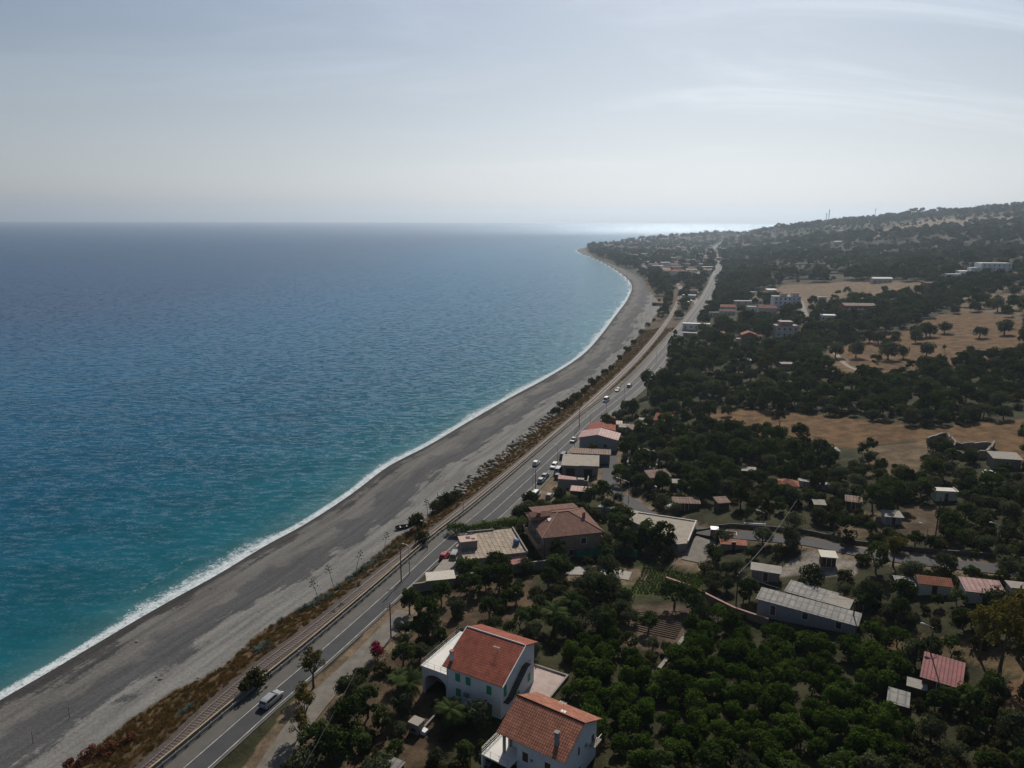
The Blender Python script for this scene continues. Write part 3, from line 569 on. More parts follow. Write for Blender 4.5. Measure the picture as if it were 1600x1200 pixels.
# outside stair climbing the gable to a landing under the eaves
st = MB()
for k in range(16): st.box(10.32, 11.25, 1.9 + k * .30, 2.24 + k * .30, 2.7 + k * .17 - .05, 2.75 + k * .17)
st.slab([(11.2, 1.9, 2.7), (11.28, 1.9, 2.7), (11.28, 6.8, 5.5), (11.2, 6.8, 5.5)], .22); st.box(10.32, 11.25, 6.7, 8.1, 5.35, 5.45); st.box(10.32, 11.25, .6, 1.9, 2.55, 2.65)
so = H.part('stair', st, W_black)
rl = MB().tube([(11.25, .6, 3.6), (11.25, 1.9, 3.6), (11.25, 6.8, 6.4), (11.25, 8.1, 6.4)], .035, 5)
for k in range(20): y = .6 + k * .39; zb = 2.65 if y < 1.9 else min(2.7 + (y - 1.9) * .567, 5.45); rl.tube([(11.25, y, zb), (11.25, y, zb + .95)], .022, 4)
H.part('handrail', rl, W_black, so)
# arched porch with a terrace on top, on the left side
tw = 5.4; pr = []
for k in range(13): a = math.pi * k / 12; pr.append((-.55 - 2.15 + 2.15 * math.cos(a) * 1.0, 1.3 + 1.6 * math.sin(a)))
arch = [(-tw, -1.2), (-tw, 3.9), (-.02, 3.9), (-.02, -1.2), (-.55, -1.2)] + pr + [(-4.85, -1.2)]
po = MB(); n = len(arch); V = [(x, .55, z) for x, z in arch] + [(x, .9, z) for x, z in arch]
po.add(V, [tuple(range(n)), tuple(range(n, 2 * n))[::-1]] + [(i, i + n, (i + 1) % n + n, (i + 1) % n) for i in range(n)])
po.box(-tw, -tw + .3, .9, 12.2, -1.2, 3.9).box(-tw + .3, -.02, 11.9, 12.2, -1.2, 3.9)
pch = H.part('porch', po, W_white)
H.part('terrace', MB().box(-tw - .15, -.03, .4, 12.4, 3.9, 4.08), W_deck, pch)
rr = MB()
for z_ in (4.55, 5.0): rr.tube([(-.1, .5, z_), (-tw, .5, z_), (-tw, 12.2, z_), (-.1, 12.2, z_)], .03, 5)
for k in range(12): rr.tube([(-tw, .5 + k * 1.06, 4.08), (-tw, .5 + k * 1.06, 5.0)], .025, 4)
for k in range(5): rr.tube([(-tw + k * 1.3, .5, 4.08), (-tw + k * 1.3, .5, 5.0)], .025, 4)
H.part('railing', rr, W_black, pch)
H.part('porch_roof', MB().slab([(-4.9, 1.2, 1.7), (-.3, 1.2, 1.7), (-.3, 6, 3.4), (-4.9, 6, 3.4)], .1), W_redw, pch)
H.part('drainpipe', MB().tube([(.12, -.08, -1), (.12, -.08, 6)], .05, 6), W_trim)
# paved yard beside it
yd = House('paved_yard', 'pink paved yard with a low pale kerb beside the white villa', 'yard', (0.2, 109.2, 8.1), R(-29.5), 6.5, 7.5)
yd.part('paving', MB().box(0, 6.5, 0, 7.5, -.8, .06), wearmat('pink_paving', (.40, .31, .28), amt=.2)); yd.part('kerb', MB().box(0, 6.5, 7.5, 7.8, -.5, .35).box(6.5, 6.8, 0, 7.8, -.5, .35), W_conc)

# ---- the terracotta roofed house in front
H = House('villa_house', 'white house with a terracotta pantile roof and a pillared balcony nearest the camera', 'house', (-1.3, 90.6, 8.6), R(-33.5), 10.0, 9.8, keep=(775, 1080, 945, 1200))
H.walls([(0, -1.5), (9.8, -1.5), (9.8, 5.9), (3.9, 8.35), (1.6, 7.3), (0, 6.3)][:0] or [(0, -1.5), (9.8, -1.5), (9.8, 5.9), (4.9, 8.3), (0, 5.9)], W_white, 2.6)
H.walls([(1.9, -1.5), (9.8, -1.5), (9.8, 5.9), (4.9, 8.3), (1.9, 6.8)], W_white, 0, 2.6)
rf = pitched(H, 5.9, 8.35, 5.9, 4.9, .55, .16, T_terra, trim=T_terra)
chimney(H, 8.3, 1.2, 6.2, 8.3, W_grey, None, .27, W_conc)
antenna(H, 6.6, 6.0, 8.0, 1.5); H.part('antenna_base', MB().box(6.2, 7.0, 5.6, 6.2, 7.75, 8.1), W_trim)
H.window('f', 4.0, 2.7, .95, 1.5, W_trim, W_wood, 'window', 'shutter'); H.window('f', 7.6, 2.7, .95, 1.5, W_trim, W_wood, 'window', 'shutter')
H.window('r', 4.4, 3.5, .55, 1.3, W_trim, W_wood, 'window', 'shutter'); H.window('r', 8.6, 2.0, .9, 2.1, W_trim, W_wood, 'door', 'shutter'); H.window('r', 4.6, .3, .8, 1.2, W_trim, W_wood, 'window', 'shutter')
H.part('wall_lamp', MB().box(4.95, 5.2, -.25, 0, 3.3, 3.6), W_metal); H.part('satellite_box', MB().box(10.0, 10.25, 6.2, 6.6, 3.6, 4.0), W_metal)
b = H.part('balcony', MB().box(-2.2, 2.6, -1.9, 1.9, 2.2, 2.42).box(-2.2, 0, 1.9, 6.0, 2.2, 2.42).box(-2.2, -1.9, -1.9, 6, -1.5, 2.2), W_deck)
H.part('pillar', MB().box(.1, .45, .1, .45, 2.42, 5.7), W_grey); H.part('pillar', MB().box(.1, .45, 1.5, 1.85, 2.42, 6.3), W_grey)
rr = MB()
for z_ in (2.8, 3.2, 3.45): rr.tube([(2.5, -1.85, z_), (-2.15, -1.85, z_), (-2.15, 6, z_)], .03, 5)
for k in range(8): rr.tube([(-2.15, -1.85 + k * 1.1, 2.42), (-2.15, -1.85 + k * 1.1, 3.45)], .028, 4)
for k in range(4): rr.tube([(-2.15 + k * 1.5, -1.85, 2.42), (-2.15 + k * 1.5, -1.85, 3.45)], .028, 4)
H.part('railing', rr, W_metal, b)
H.part('side_balcony', MB().box(10.0, 11.0, 7.4, 9.6, 2.9, 3.05), W_conc); 
sr = MB().tube([(10.95, 7.45, 3.95), (10.95, 9.55, 3.95)], .03, 5)
for k in range(5): sr.tube([(10.95, 7.45 + .52 * k, 3.05), (10.95, 7.45 + .52 * k, 3.95)], .025, 4)
H.part('side_railing', sr, W_metal)

# ---- flat roofed concrete house by the road
H = House('concrete_house', 'tan flat roofed house with a roof hut and a blue water tank', 'house', (-10.3, 153.6, 6.2), R(14), 14.2, 13.6, keep=(720, 830, 832, 890))
W_flat = tilemat('flat_roof_tiles', (.40, .33, .255), (.34, .28, .215), (.19, .15, .12), 1.1, 0.9, relief=.01)
H.part('wall', MB().extr([(0, 0), (14.2, 0), (14.2, 13.6), (6, 13.6), (4.4, 12.4), (-.6, 7.5)], -1, 3.5), W_conc)
H.part('roof', MB().extr([(-.3, -.3), (14.5, -.3), (14.5, 13.9), (6, 13.9), (4.2, 12.7), (-1.0, 7.4)], 3.5, 3.72), W_flat)
H.part('parapet', MB().box(14.2, 14.5, -.3, 13.9, 3.72, 4.2).box(8.8, 14.2, -.3, -.05, 3.72, 4.0).box(3, 9.5, 13.6, 13.9, 3.72, 4.15), W_conc)
ht = H.part('roof_hut', MB().box(-.3, 3.6, 4.6, 7.6, 3.72, 5.7), W_conc); H.part('hut_roof', MB().box(-.5, 3.8, 4.4, 7.8, 5.7, 5.88), wearmat('pinkish_slab', (.46, .33, .28), amt=.2, stain=(.25, .17, .14)), ht)
H.part('hut_hatch', MB().box(1.2, 2.2, 5.8, 7.0, 5.88, 5.94).box(2.4, 3.2, 5.2, 6.0, 5.88, 5.93), W_wood, ht)
tk = MB().tube([(12.9, 4.6, 3.72), (12.9, 4.6, 3.9), (12.9, 4.6, 5.0), (12.9, 4.6, 5.25)], [.62, .72, .70, .3], 14)
H.part('water_tank', tk, wearmat('blue_plastic', (.06, .13, .26), .5, .4, .1))
H.part('awning', MB().slab([(8.6, -2.9, 2.6), (14.1, -2.9, 2.6), (14.1, -.3, 3.3), (8.6, -.3, 3.3)], .08), tilemat('red_white_awning', (.45, .17, .15), (.40, .15, .13), (.55, .45, .42), .4, 30., relief=.02))
H.part('awning_post', MB().tube([(8.8, -2.8, -.5), (8.8, -2.8, 2.55)], .06, 6), W_metal); H.part('awning_post', MB().tube([(13.9, -2.8, -.5), (13.9, -2.8, 2.55)], .06, 6), W_metal)
for u in (2.2, 5.6): H.window('f', u, 1.2, 1.1, 1.2, W_wood)
H.window('f', 7.4, 0, 1.0, 2.2, W_wood, W_wood, 'door', 'leaf'); H.window('l', 3.0, 1.1, 1.2, 1.2, W_wood)
yd = House('paved_yard', 'pale concrete forecourt with parked vehicles beside the flat roofed house', 'yard', (-21.5, 147.0, 6.05), R(14), 11.5, 12.5)
yd.part('paving', MB().extr([(1.5, 0), (11.5, .5), (11.2, 12), (8.5, 12.3)], -.6, .12), W_conc)
H = House('lean_to_shed', 'low shed with a cream sheet roof at the corner of the forecourt', 'shed', (-18.2, 147.2, 6.1), R(12), 5.8, 2.8, keep=(678, 885, 720, 902))
H.walls([(0, -.6), (2.8, -.6), (2.8, 2.1), (0, 1.8)], W_conc); H.part('roof', MB().slab([(-.3, -.3, 1.9), (6.1, -.3, 1.9), (6.1, 3.1, 2.25), (-.3, 3.1, 2.25)], .1), W_cream); H.window('l', 1.4, 0, .9, 1.6, W_wood, W_wood, 'door', 'leaf')

# ---- hip roofed tan house
H = House('hip_roof_house', 'two storey tan brick house with a brown hipped roof and dormer above the coast road', 'house', (7.6, 159.6, 6.6), R(14), 14.0, 14.0, keep=(822, 796, 942, 872))
H.part('wall', MB().box(0, 14, 0, 14, -1, 5.9), W_brick)
hz, rz_ = 5.9, 8.5
mb = MB(); e = .7; A = [(-e, -e, hz), (14 + e, -e, hz), (14 + e, 14 + e, hz), (-e, 14 + e, hz)]; R1 = (5.6, 7.4, rz_); R2 = (8.4, 7.4, rz_)
for q in ([A[0], A[1], R2, R1], [A[1], A[2], R2], [A[2], A[3], R1, R2], [A[3], A[0], R1]): mb.slab([Vector(p) + Vector((0, 0, .16)) for p in q], .16)
rf = H.part('roof', mb, T_brown)
rc = MB()
for a_, b_ in ((A[0], R1), (A[1], R2), (A[2], R2), (A[3], R1), (R1, R2)): rc.tube([Vector(a_) + Vector((0, 0, .2)), Vector(b_) + Vector((0, 0, .2))], .12, 6)
H.part('ridge_cap', rc, wearmat('pale_ridge_tile', (.36, .20, .145)), rf)
dm = H.part('dormer', MB().prism([(7.6, 7.0), (10.4, 6.6), (10.4, 8.0), (9.0, 8.5), (7.6, 8.0)], -.9, 3.6), W_brick); H.part('dormer_roof', MB().slab([(-1.3, 7.3, 7.95), (4.4, 7.3, 7.95), (4.4, 9, 8.65), (-1.3, 9, 8.65)], .12).slab([(-1.3, 9.02, 8.64), (4.4, 9.02, 8.64), (4.4, 10.7, 7.95), (-1.3, 10.7, 7.95)], .12), T_brown, dm)
H.part('back_wing', MB().prism([(14, -1), (18.5, -1), (18.5, 5.6), (14, 5.6)], 2.0, 13.0), W_brick); H.part('wing_roof', MB().slab([(1.4, 14.75, 6.2), (13.6, 14.75, 6.2), (13.6, 19.1, 5.75), (1.4, 19.1, 5.75)], .14), T_brown)
H.part('skylight', MB().slab([(2.6, 5.2, 7.55), (3.6, 5.2, 7.55), (3.6, 6.2, 7.9), (2.6, 6.2, 7.9)], .1), W_trim, rf)
chimney(H, 1.0, 8.0, 6.3, 8.6, W_brick, None, .35, T_terra); chimney(H, 11.6, 5.4, 6.8, 8.7, W_brick, None, .3, T_terra)
H.window('f', 4.0, 3.3, 1.3, 1.5); H.window('f', 9.8, 3.3, 1.3, 1.5); H.window('f', 6.8, .6, 1.2, 1.5)
for u in (3, 7, 11): H.window('l', u, 3.3, 1.2, 1.5)
bb = H.part('balcony', MB().box(-1.5, -.02, 1, 13, 2.7, 2.9).box(-1.5, -1.35, 1, 13, 2.9, 3.8).box(-1.5, -.02, .85, 1, 2.9, 3.8), W_brown)
H.part('side_balcony', MB().box(14.02, 15.3, 1.5, 4.8, 2.7, 2.85).box(15.15, 15.3, 1.5, 4.8, 2.85, 3.7), wearmat('orange_render', (.50, .20, .10)))
H.part('drainpipe', MB().tube([(.1, -.08, -.8), (.1, -.08, 5.8)], .06, 6), W_wood)

# ---- long concrete building with the pale flat roof
H = House('long_concrete_building', 'long low concrete building with a cracked pale flat roof by the side road bend', 'building', (29.6, 172.2, 7.6), R(-22), 14.5, 10.0, keep=(1015, 802, 1086, 832))
H.part('wall', MB().extr([(0, 0), (13.6, -9.5), (15.2, -8.2), (15.6, 4.6), (1.0, 5.6)], -1, 3.9), W_conc)
H.part('roof', MB().extr([(-.2, -.1), (13.5, -9.9), (15.6, -8.4), (15.9, 4.8), (.9, 5.9)], 3.9, 4.08), W_slab); H.part('parapet', MB().box(1, 15.8, 4.9, 5.2, 4.08, 4.35).box(15.4, 15.7, -8, 4.9, 4.08, 4.5), W_cream)
_c, _s = math.cos(R(-22)), math.sin(R(-22))
for lx, ly in ((9, -3), (12, -6), (6, -1), (13, -2)): EXCL.append((29.6 + _c * lx - _s * ly, 172.2 + _s * lx + _c * ly, 2.2))
for k in range(3): H.window('r', -6 + k * 3.5, 1.2, 1.2, 1.2, W_wood, off=1.0 + k * .2)

# ---- the row along the road
H = House('workshop_building', 'unfinished flat roofed concrete building with an open front in the row beside the road', 'building', (15.9, 219.3, 5.9), R(-7), 11.0, 10.6, keep=(872, 706, 952, 762))
H.part('wall', MB().box(0, 11, .9, 1.1, -.5, 3.7).box(0, .25, 1.1, 10.4, -.5, 3.7).box(10.75, 11, 1.1, 10.4, -.5, 3.7).box(.25, 10.75, 10.2, 10.4, -.5, 3.7), W_grey)
H.part('roof', MB().box(-.4, 5.2, -.6, 10.8, 3.7, 4.05).box(5.2, 11.4, -.2, 10.8, 3.7, 4.05), W_slab); 
for x in (.2, 5.2, 10.6): H.part('column', MB().box(x, x + .35, -.1, .25, -.5, 3.7), W_conc)
for u in (2.5, 8.0): H.window('f', u, .2, 2.6, 2.3, W_wood, W_dark, 'shopfront', 'pane', off=-.85)
for u in (3, 7): H.window('r', u, 1.3, 1.1, 1.1, W_wood)
H = House('workshop_building', 'long building with a dull maroon sheet roof right behind the open fronted concrete building', 'building', (19.6, 231.0, 6.0), R(-8), 12.5, 6.5)
H.walls([(0, -.5), (6.5, -.5), (6.5, 3.4), (0, 3.9)], W_grey); H.part('roof', MB().slab([(-.4, -.4, 4.1), (12.9, -.4, 4.1), (12.9, 6.9, 3.6), (-.4, 6.9, 3.6)], .12), T_rust)
for u in (2, 4.6): H.window('r', u, 1.2, 1.0, 1.1, W_wood)
H = House('workshop_building', 'grey gabled workshop with a pale pink metal roof in the row beside the road', 'building', (23.6, 246.0, 6.2), R(-14), 13.0, 8.0, keep=(906, 674, 964, 705))
H.part('wall', MB().extr([(0, 0), (13, 0), (13, 8), (0, 8)], -.6, 4.6).add([(0, 0, 4.6), (13, 0, 4.6), (6.3, 0, 6.0), (0, 8, 4.6), (13, 8, 4.6), (6.3, 8, 6.0)], [(0, 1, 2), (3, 5, 4), (0, 2, 5, 3), (1, 4, 5, 2)]), W_grey)
H.part('roof', MB().slab([(-.5, -.5, 4.65), (6.3, -.5, 6.15), (6.3, 8.5, 6.15), (-.5, 8.5, 4.65)], .1).slab([(6.32, -.5, 6.14), (13.5, -.5, 4.65), (13.5, 8.5, 4.65), (6.32, 8.5, 6.14)], .1), T_pink)
H.window('f', 4, 1.6, 1.1, 1.1, W_wood); H.window('f', 9, 1.6, 1.1, 1.1, W_wood); H.window('r', 4, 1.6, 1.1, 1.1, W_wood)
H = House('workshop_building', 'small gabled building with bright red tiled roof, farthest of the roadside row', 'building', (28.4, 259.0, 6.2), R(-8), 9.0, 8.0, keep=(920, 660, 960, 680))
H.part('wall', MB().box(0, 9, 0, 8, -.6, 3.6), W_redw)
H.part('roof', MB().slab([(-.5, -.5, 3.7), (4.5, -.5, 4.7), (4.5, 8.5, 4.7), (-.5, 8.5, 3.7)], .12).slab([(4.52, -.5, 4.69), (9.5, -.5, 3.7), (9.5, 8.5, 3.7), (4.52, 8.5, 4.69)], .12), T_red)
H.window('f', 2.5, 1.2, 1.0, 1.1, W_wood); H.window('f', 6.2, 1.2, 1.0, 1.1, W_wood)
H = House('yard_wall', 'grey yard wall with a red coping slab in front of the open fronted concrete building', 'wall', (14.0, 210.6, 6.0), R(-10), 9.0, 4.6, keep=(870, 745, 932, 765))
H.part('wall', MB().box(0, 9, 0, .3, -.8, 2.3).box(8.7, 9, .3, 4.6, -.8, 2.3).box(0, .3, .3, 4.6, -.8, 2.3), W_conc); H.part('lean_to_roof', MB().slab([(-.1, -.15, 2.45), (5.6, -.15, 2.45), (5.4, 1.5, 2.75), (-.1, 2.4, 2.85)], .1), T_crimson); H.part('stacked_sheets', MB().box(5.8, 7.8, .1, 1.7, 2.35, 2.6), W_palesheet)
H = House('metal_shed', 'small dark shed with a pale pink flat metal roof among shrubs beside the roadside row', 'shed', at(891, 778, 6.2), R(-12), 6.2, 3.2, keep=(888, 764, 924, 776))
H.walls([(0, -.5), (3.2, -.5), (3.2, 2.5), (0, 2.3)], W_wood); H.part('roof', MB().slab([(-.2, -.2, 2.4), (6.4, -.2, 2.4), (6.4, 3.4, 2.7), (-.2, 3.4, 2.7)], .08), T_pink); H.window('f', 3, .2, .9, 1.8, W_wood, W_dark, 'door', 'leaf')

# ---- sheds and small houses given by where their roofs show; sizes in metres
def shed(px, py, w_, d_, h_, rz, roof, wall, label, kind='gable', rh=.8, name='shed', cat='shed', wins=1, group=None, keep=True, door=True):
    a = R(rz); org = org_from_centre(px, py, h_ + rh * .5, w_, d_, a); H = House(name, label, cat, org, a, w_, d_, group)
    if keep:
        P = proj([(x, y, H.z + k) for x, y in H.pts[:4] for k in (h_ * .4, h_ + rh)]); KEEP.append((P[:, 0].min() + 2, P[:, 1].min(), P[:, 0].max() - 2, P[:, 1].min() + (.92 if h_ > 4 else .42) * (P[:, 1].max() - P[:, 1].min()), math.hypot(*H.pts[4]) - max(w_, d_) / 2))
    e = .35; b = -1.5
    if kind == 'gable':
        H.walls([(0, b), (d_, b), (d_, h_), (d_ / 2, h_ + rh), (0, h_)], wall); pitched(H, h_, h_ + rh + .02, h_, d_ / 2, e, .12, roof)
    elif kind == 'gable_side':
        H.part('wall', MB().box(0, w_, 0, d_, b, h_).add([(0, 0, h_), (w_, 0, h_), (w_ / 2, 0, h_ + rh - .02), (0, d_, h_), (w_, d_, h_), (w_ / 2, d_, h_ + rh - .02)], [(0, 1, 2), (3, 5, 4), (0, 2, 5, 3), (1, 4, 5, 2)]), wall)
        H.part('roof', MB().slab([(-e, -e, h_ + .05), (w_ / 2, -e, h_ + rh + .14), (w_ / 2, d_ + e, h_ + rh + .14), (-e, d_ + e, h_ + .05)], .12).slab([(w_ / 2 + .02, -e, h_ + rh + .13), (w_ + e, -e, h_ + .05), (w_ + e, d_ + e, h_ + .05), (w_ / 2 + .02, d_ + e, h_ + rh + .13)], .12), roof)
    elif kind == 'hip':
        H.part('wall', MB().box(0, w_, 0, d_, b, h_), wall); mb = MB(); A = [(-e, -e, h_ + .1), (w_ + e, -e, h_ + .1), (w_ + e, d_ + e, h_ + .1), (-e, d_ + e, h_ + .1)]; r1 = (w_ * .35, d_ / 2, h_ + rh + .1); r2 = (w_ * .65, d_ / 2, h_ + rh + .1)
        for q in ([A[0], A[1], r2, r1], [A[1], A[2], r2], [A[2], A[3], r1, r2], [A[3], A[0], r1]): mb.slab(q, .1)
        H.part('roof', mb, roof)
    elif kind == 'lean':
        H.walls([(0, b), (d_, b), (d_, h_ + rh - .03), (0, h_ - .03)], wall); H.part('roof', MB().slab([(-e, -e, h_ + .08), (w_ + e, -e, h_ + .08), (w_ + e, d_ + e, h_ + rh + .12), (-e, d_ + e, h_ + rh + .12)], .09), roof)
    else:
        H.part('wall', MB().box(0, w_, 0, d_, b, h_), wall); H.part('roof', MB().box(-.25, w_ + .25, -.25, d_ + .25, h_, h_ + .22).box(-.25, w_ + .25, -.25, -.05, h_ + .22, h_ + .5).box(w_ + .05, w_ + .25, -.05, d_ + .25, h_ + .22, h_ + .5), roof)
    fl = max(1, int(h_ / 2.9))
    for f in range(fl):
        for k in range(wins):
            u = w_ * (k + .5) / wins; z = 1.0 + f * 2.9
            if f == 0 and k == 0 and door: H.window('f', u, 0, .95, 2.0, W_trim, W_wood, 'door', 'leaf')
            else: H.window('f', u, z, 1.0, 1.3)
        if h_ > 3.4: H.window('r', d_ * .5, 1.0 + f * 2.9, 1.0, 1.2)
    return H
shed(1262, 948, 17.5, 3.6, 2.6, -33, T_grey, W_grey, 'very long low grey shed with a corrugated sheet roof above the citrus orchard', 'lean', .5, 'long_shed', wins=3)
shed(1268, 926, 8.5, 4.0, 2.2, -36, T_grey, W_wood, 'open grey shed just behind the very long low shed', 'lean', .4, wins=1)
shed(1312, 940, 3.6, 3.0, 2.2, -36, W_palesheet, W_wood, 'tiny shed with a pale roof at the far end of the very long low shed', 'lean', .3)
shed(1473, 1048, 5.0, 4.6, 2.3, -34, T_crimson, W_wood, 'shed with a steep crimson metal roof standing at the right edge of the orchard', 'lean', 1.6, 'metal_shed')
shed(1433, 1069, 2.2, 1.6, 1.6, -30, W_palesheet, W_wood, 'tiny lean-to with a white ribbed sheet roof touching the crimson roofed shed', 'lean', .2, door=False, wins=0)
shed(1404, 1090, 2.4, 3.2, 1.4, -30, T_grey, W_wood, 'low hutch under a bluish sheet left of the crimson roofed shed', 'lean', .2, door=False, wins=0)
shed(1414, 908, 3.0, 2.6, 2.2, -14, T_grey, W_cream, 'small white cabin with a pale flat roof among the trees on the right', 'lean', .2, 'cabin', 'cabin')
shed(1458, 904, 5.4, 3.2, 2.3, -14, T_orange, W_cream, 'low house with an orange tiled roof beside the small white cabin', 'gable', .7, 'small_house', 'house')
shed(1535, 916, 6.2, 3.8, 2.2, -14, T_pink, W_cream, 'long hut with a pinkish corrugated roof on the right', 'lean', .7, 'hut', 'hut')
shed(1592, 916, 3.0, 3.0, 3.0, -14, W_conc, W_conc, 'half built concrete hut at the right edge of the photo', 'flat', .2, 'hut', 'hut')
shed(1294, 866, 2.8, 2.6, 2.3, -12, W_cream, W_wood, 'dark kiosk with a white flat roof on the concrete yard', 'lean', .1, 'kiosk', 'kiosk')
shed(1197, 888, 5.5, 2.6, 2.3, -20, W_palesheet, W_conc, 'low hut with a pale flat roof among shrubs below the side road', 'lean', .2, 'hut', 'hut')
shed(1146, 846, 5.5, 1.8, 1.4, -10, T_orange, W_conc, 'low lean-to with a rusty orange roof right below the parked truck', 'lean', .3, 'hut', 'hut')
shed(1232, 752, 4.8, 4.0, 2.5, -18, T_orange, W_cream, 'small house with an orange pyramid roof beside a long grey wall', 'hip', 1.1, 'small_house', 'house')
shed(1334, 780, 3.4, 2.6, 2.0, -22, T_rust, W_wood, 'small shed with a dull brown sheet roof below the long grey wall', 'lean', .5)
shed(1280, 785, 2.4, 2.0, 1.8, -10, W_palesheet, W_wood, 'tiny shed with a white sheet roof near the long grey wall', 'lean', .4, wins=0, door=False)
shed(1570, 712, 6.8, 4.2, 2.8, -12, W_palesheet, W_stone, 'stone shed with a pale plank roof below the ruin', 'lean', .6)
shed(1476, 766, 5.0, 3.0, 2.2, -8, W_cream, W_cream, 'whitewashed block shed half hidden among the trees', 'flat', .2)
shed(1394, 803, 3.6, 3.0, 2.0, -10, W_palesheet, W_grey, 'blue grey cabin with a patched white roof', 'lean', .3, 'cabin', 'cabin')
shed(1300, 702, 3.4, 2.6, 2.0, 0, W_palesheet, W_wood, 'little shed under a tattered sheet between dark trees', 'lean', .4, wins=0, door=False)
shed(1028, 740, 6.4, 3.6, 2.3, 14, T_rust, W_stone, 'shed with a patched rusty and pale roof next to the roofless ruin', 'lean', .9)
shed(1072, 782, 6.6, 2.6, 2.0, -4, T_rust, W_wood, 'narrow shed with a rust brown sheet roof in the gardens', 'lean', .5)
shed(1128, 781, 3.0, 2.6, 1.9, 10, T_rust, W_wood, 'tiny tilted shed with a brown roof in the gardens', 'lean', .5, wins=0, door=False)
shed(1168, 733, 4.4, 2.2, 2.0, -8, W_palesheet, W_wood, 'low shed under a broken white sheet roof below the dark trees', 'lean', .3, wins=0, door=False)
shed(1056, 752, 3.2, 2.0, 1.9, -8, W_palesheet, W_wood, 'tiny shed with a chalky white roof in the gardens', 'lean', .3, wins=0, door=False)
shed(952, 654, 4.0, 3.0, 2.3, -8, T_orange, W_cream, 'small hut with a pale orange roof just past the red roofed roadside building', 'lean', .3, 'hut', 'hut')
shed(963, 660, 4.0, 3.4, 2.3, -8, T_pink, W_grey, 'small hut with a pinkish roof behind the red roofed roadside building', 'lean', .3, 'hut', 'hut')
shed(976, 665, 3.6, 3.0, 2.2, -8, W_palesheet, W_cream, 'small hut with a cream roof behind the roadside row', 'lean', .3, 'hut', 'hut')
shed(1000, 666, 9.0, 4.0, 2.2, 24, T_rust, W_conc, 'long low shed with a brown sheet roof behind the roadside row', 'lean', .6)
shed(1037, 652, 6.0, 5.0, 3.2, -20, T_red, W_grey, 'small grey house with a dark red roof at the edge of the trees', 'lean', 1.4, 'small_house', 'house')
shed(1008, 655, 4.0, 2.0, 2.0, -8, W_palesheet, W_cream, 'tiny white roofed hut by the road edge trees', 'lean', .2, 'hut', 'hut', wins=0, door=False)
# roofless ruin: four ragged walls
def ruin(pix, hh, th, label, name='ruin', cat='ruin'):
    c = gp(*pix[0]); o = empty(name, c, 0, label, cat); rs = random.Random(3)
    pts = [gp(*p) - c for p in pix]
    for i in range(len(pts) - 1):
        a, b = pts[i], pts[i + 1]; n = max(2, int((b - a).length / 1.5)); mb = MB(); dv = (b - a).normalized(); nv = Vector((-dv.y, dv.x, 0)).normalized() * th / 2; prev = None
        for k in range(n + 1):
            p = a + (b - a) * k / n; h_ = hh * rs.uniform(.65, 1.1); cur = [p - nv + Vector((0, 0, -1)), p + nv + Vector((0, 0, -1)), p + nv + Vector((0, 0, h_)), p - nv + Vector((0, 0, h_))]
            if prev: mb.add(prev + cur, [(0, 4, 5, 1), (1, 5, 6, 2), (2, 6, 7, 3), (3, 7, 4, 0)] + ([(3, 2, 1, 0)] if k == 1 else []) + ([(4, 5, 6, 7)] if k == n else []))
            prev = cur
        mb.obj('wall', W_stone, o)
    for p in pix: q = gp(*p); EXCL.append((q.x, q.y, 2.5))
    return o
ruin([(980, 738), (1024, 742), (1030, 722), (985, 708), (980, 738)], 3.2, .5, 'roofless stone ruin with ragged dark walls behind the roadside row')
ruin([(1448, 692), (1478, 684), (1492, 700), (1520, 702), (1552, 700), (1540, 715), (1500, 718), (1484, 710), (1492, 700)], 2.2, .6, 'ruined farm with several low broken stone walls on the dry slope')
def wall(pix, h_, th, mat, label, name='garden_wall', cap=None, cat='wall', sink=.6, group=None):
    P = [gp(*p) for p in pix]; c = P[0]; o = empty(name, c, 0, label, cat, group); pl = resample(np.array([tuple(p - c) for p in P]), 3.0)
    g = T(pl[:, :2] + np.array(c[:2])) - c.z; mb = MB(); cb = MB()
    for i in range(len(pl) - 1):
        a, b = pl[i], pl[i + 1]; dv = (b - a)[:2]; dv /= np.linalg.norm(dv); n = np.array([-dv[1], dv[0]])
        def ring(p, gz, t, z0, z1): return [(*(p[:2] - n * t), gz + z0), (*(p[:2] + n * t), gz + z0), (*(p[:2] + n * t), gz + z1), (*(p[:2] - n * t), gz + z1)]
        for q, t, z0, z1 in ((mb, th / 2, -sink, h_), (cb, th / 2 + .06, h_ + .003, h_ + .1)):
            q.add(ring(a, g[i], t, z0, z1) + ring(b, g[i + 1], t, z0, z1), [(0, 4, 5, 1), (1, 5, 6, 2), (2, 6, 7, 3), (3, 7, 4, 0), (3, 2, 1, 0), (4, 5, 6, 7)])
    mb.obj('wall_face', mat, o)
    if cap: cb.obj('coping', cap, o)
    for p in pl[::2]: EXCL.append((p[0] + c.x, p[1] + c.y, .8))
    return o
KEEP.append((650, 884, 880, 925, 120))
wall([(645, 926), (700, 916), (760, 904), (830, 891), (880, 886)], 2.0, .3, W_conc, 'grey concrete boundary wall in front of the flat roofed house', cap=W_conc)
wall([(1040, 912), (1085, 928), (1110, 942), (1150, 962), (1200, 978)], 1.5, .35, W_brick, 'reddish brick wall running between the vegetable plots and the long grey shed', cap=wearmat('rose_coping', (.34, .20, .17)))
wall([(1030, 1046), (1055, 1015), (1078, 985), (1098, 962)], .35, .7, W_conc, 'pale concrete irrigation channel between the ploughed plot and the orchard', 'irrigation_channel', cat='channel')
wall([(1404, 1205), (1412, 1165), (1420, 1132)], .6, .4, W_brick, 'narrow brick wall running up through the trees at the bottom right')
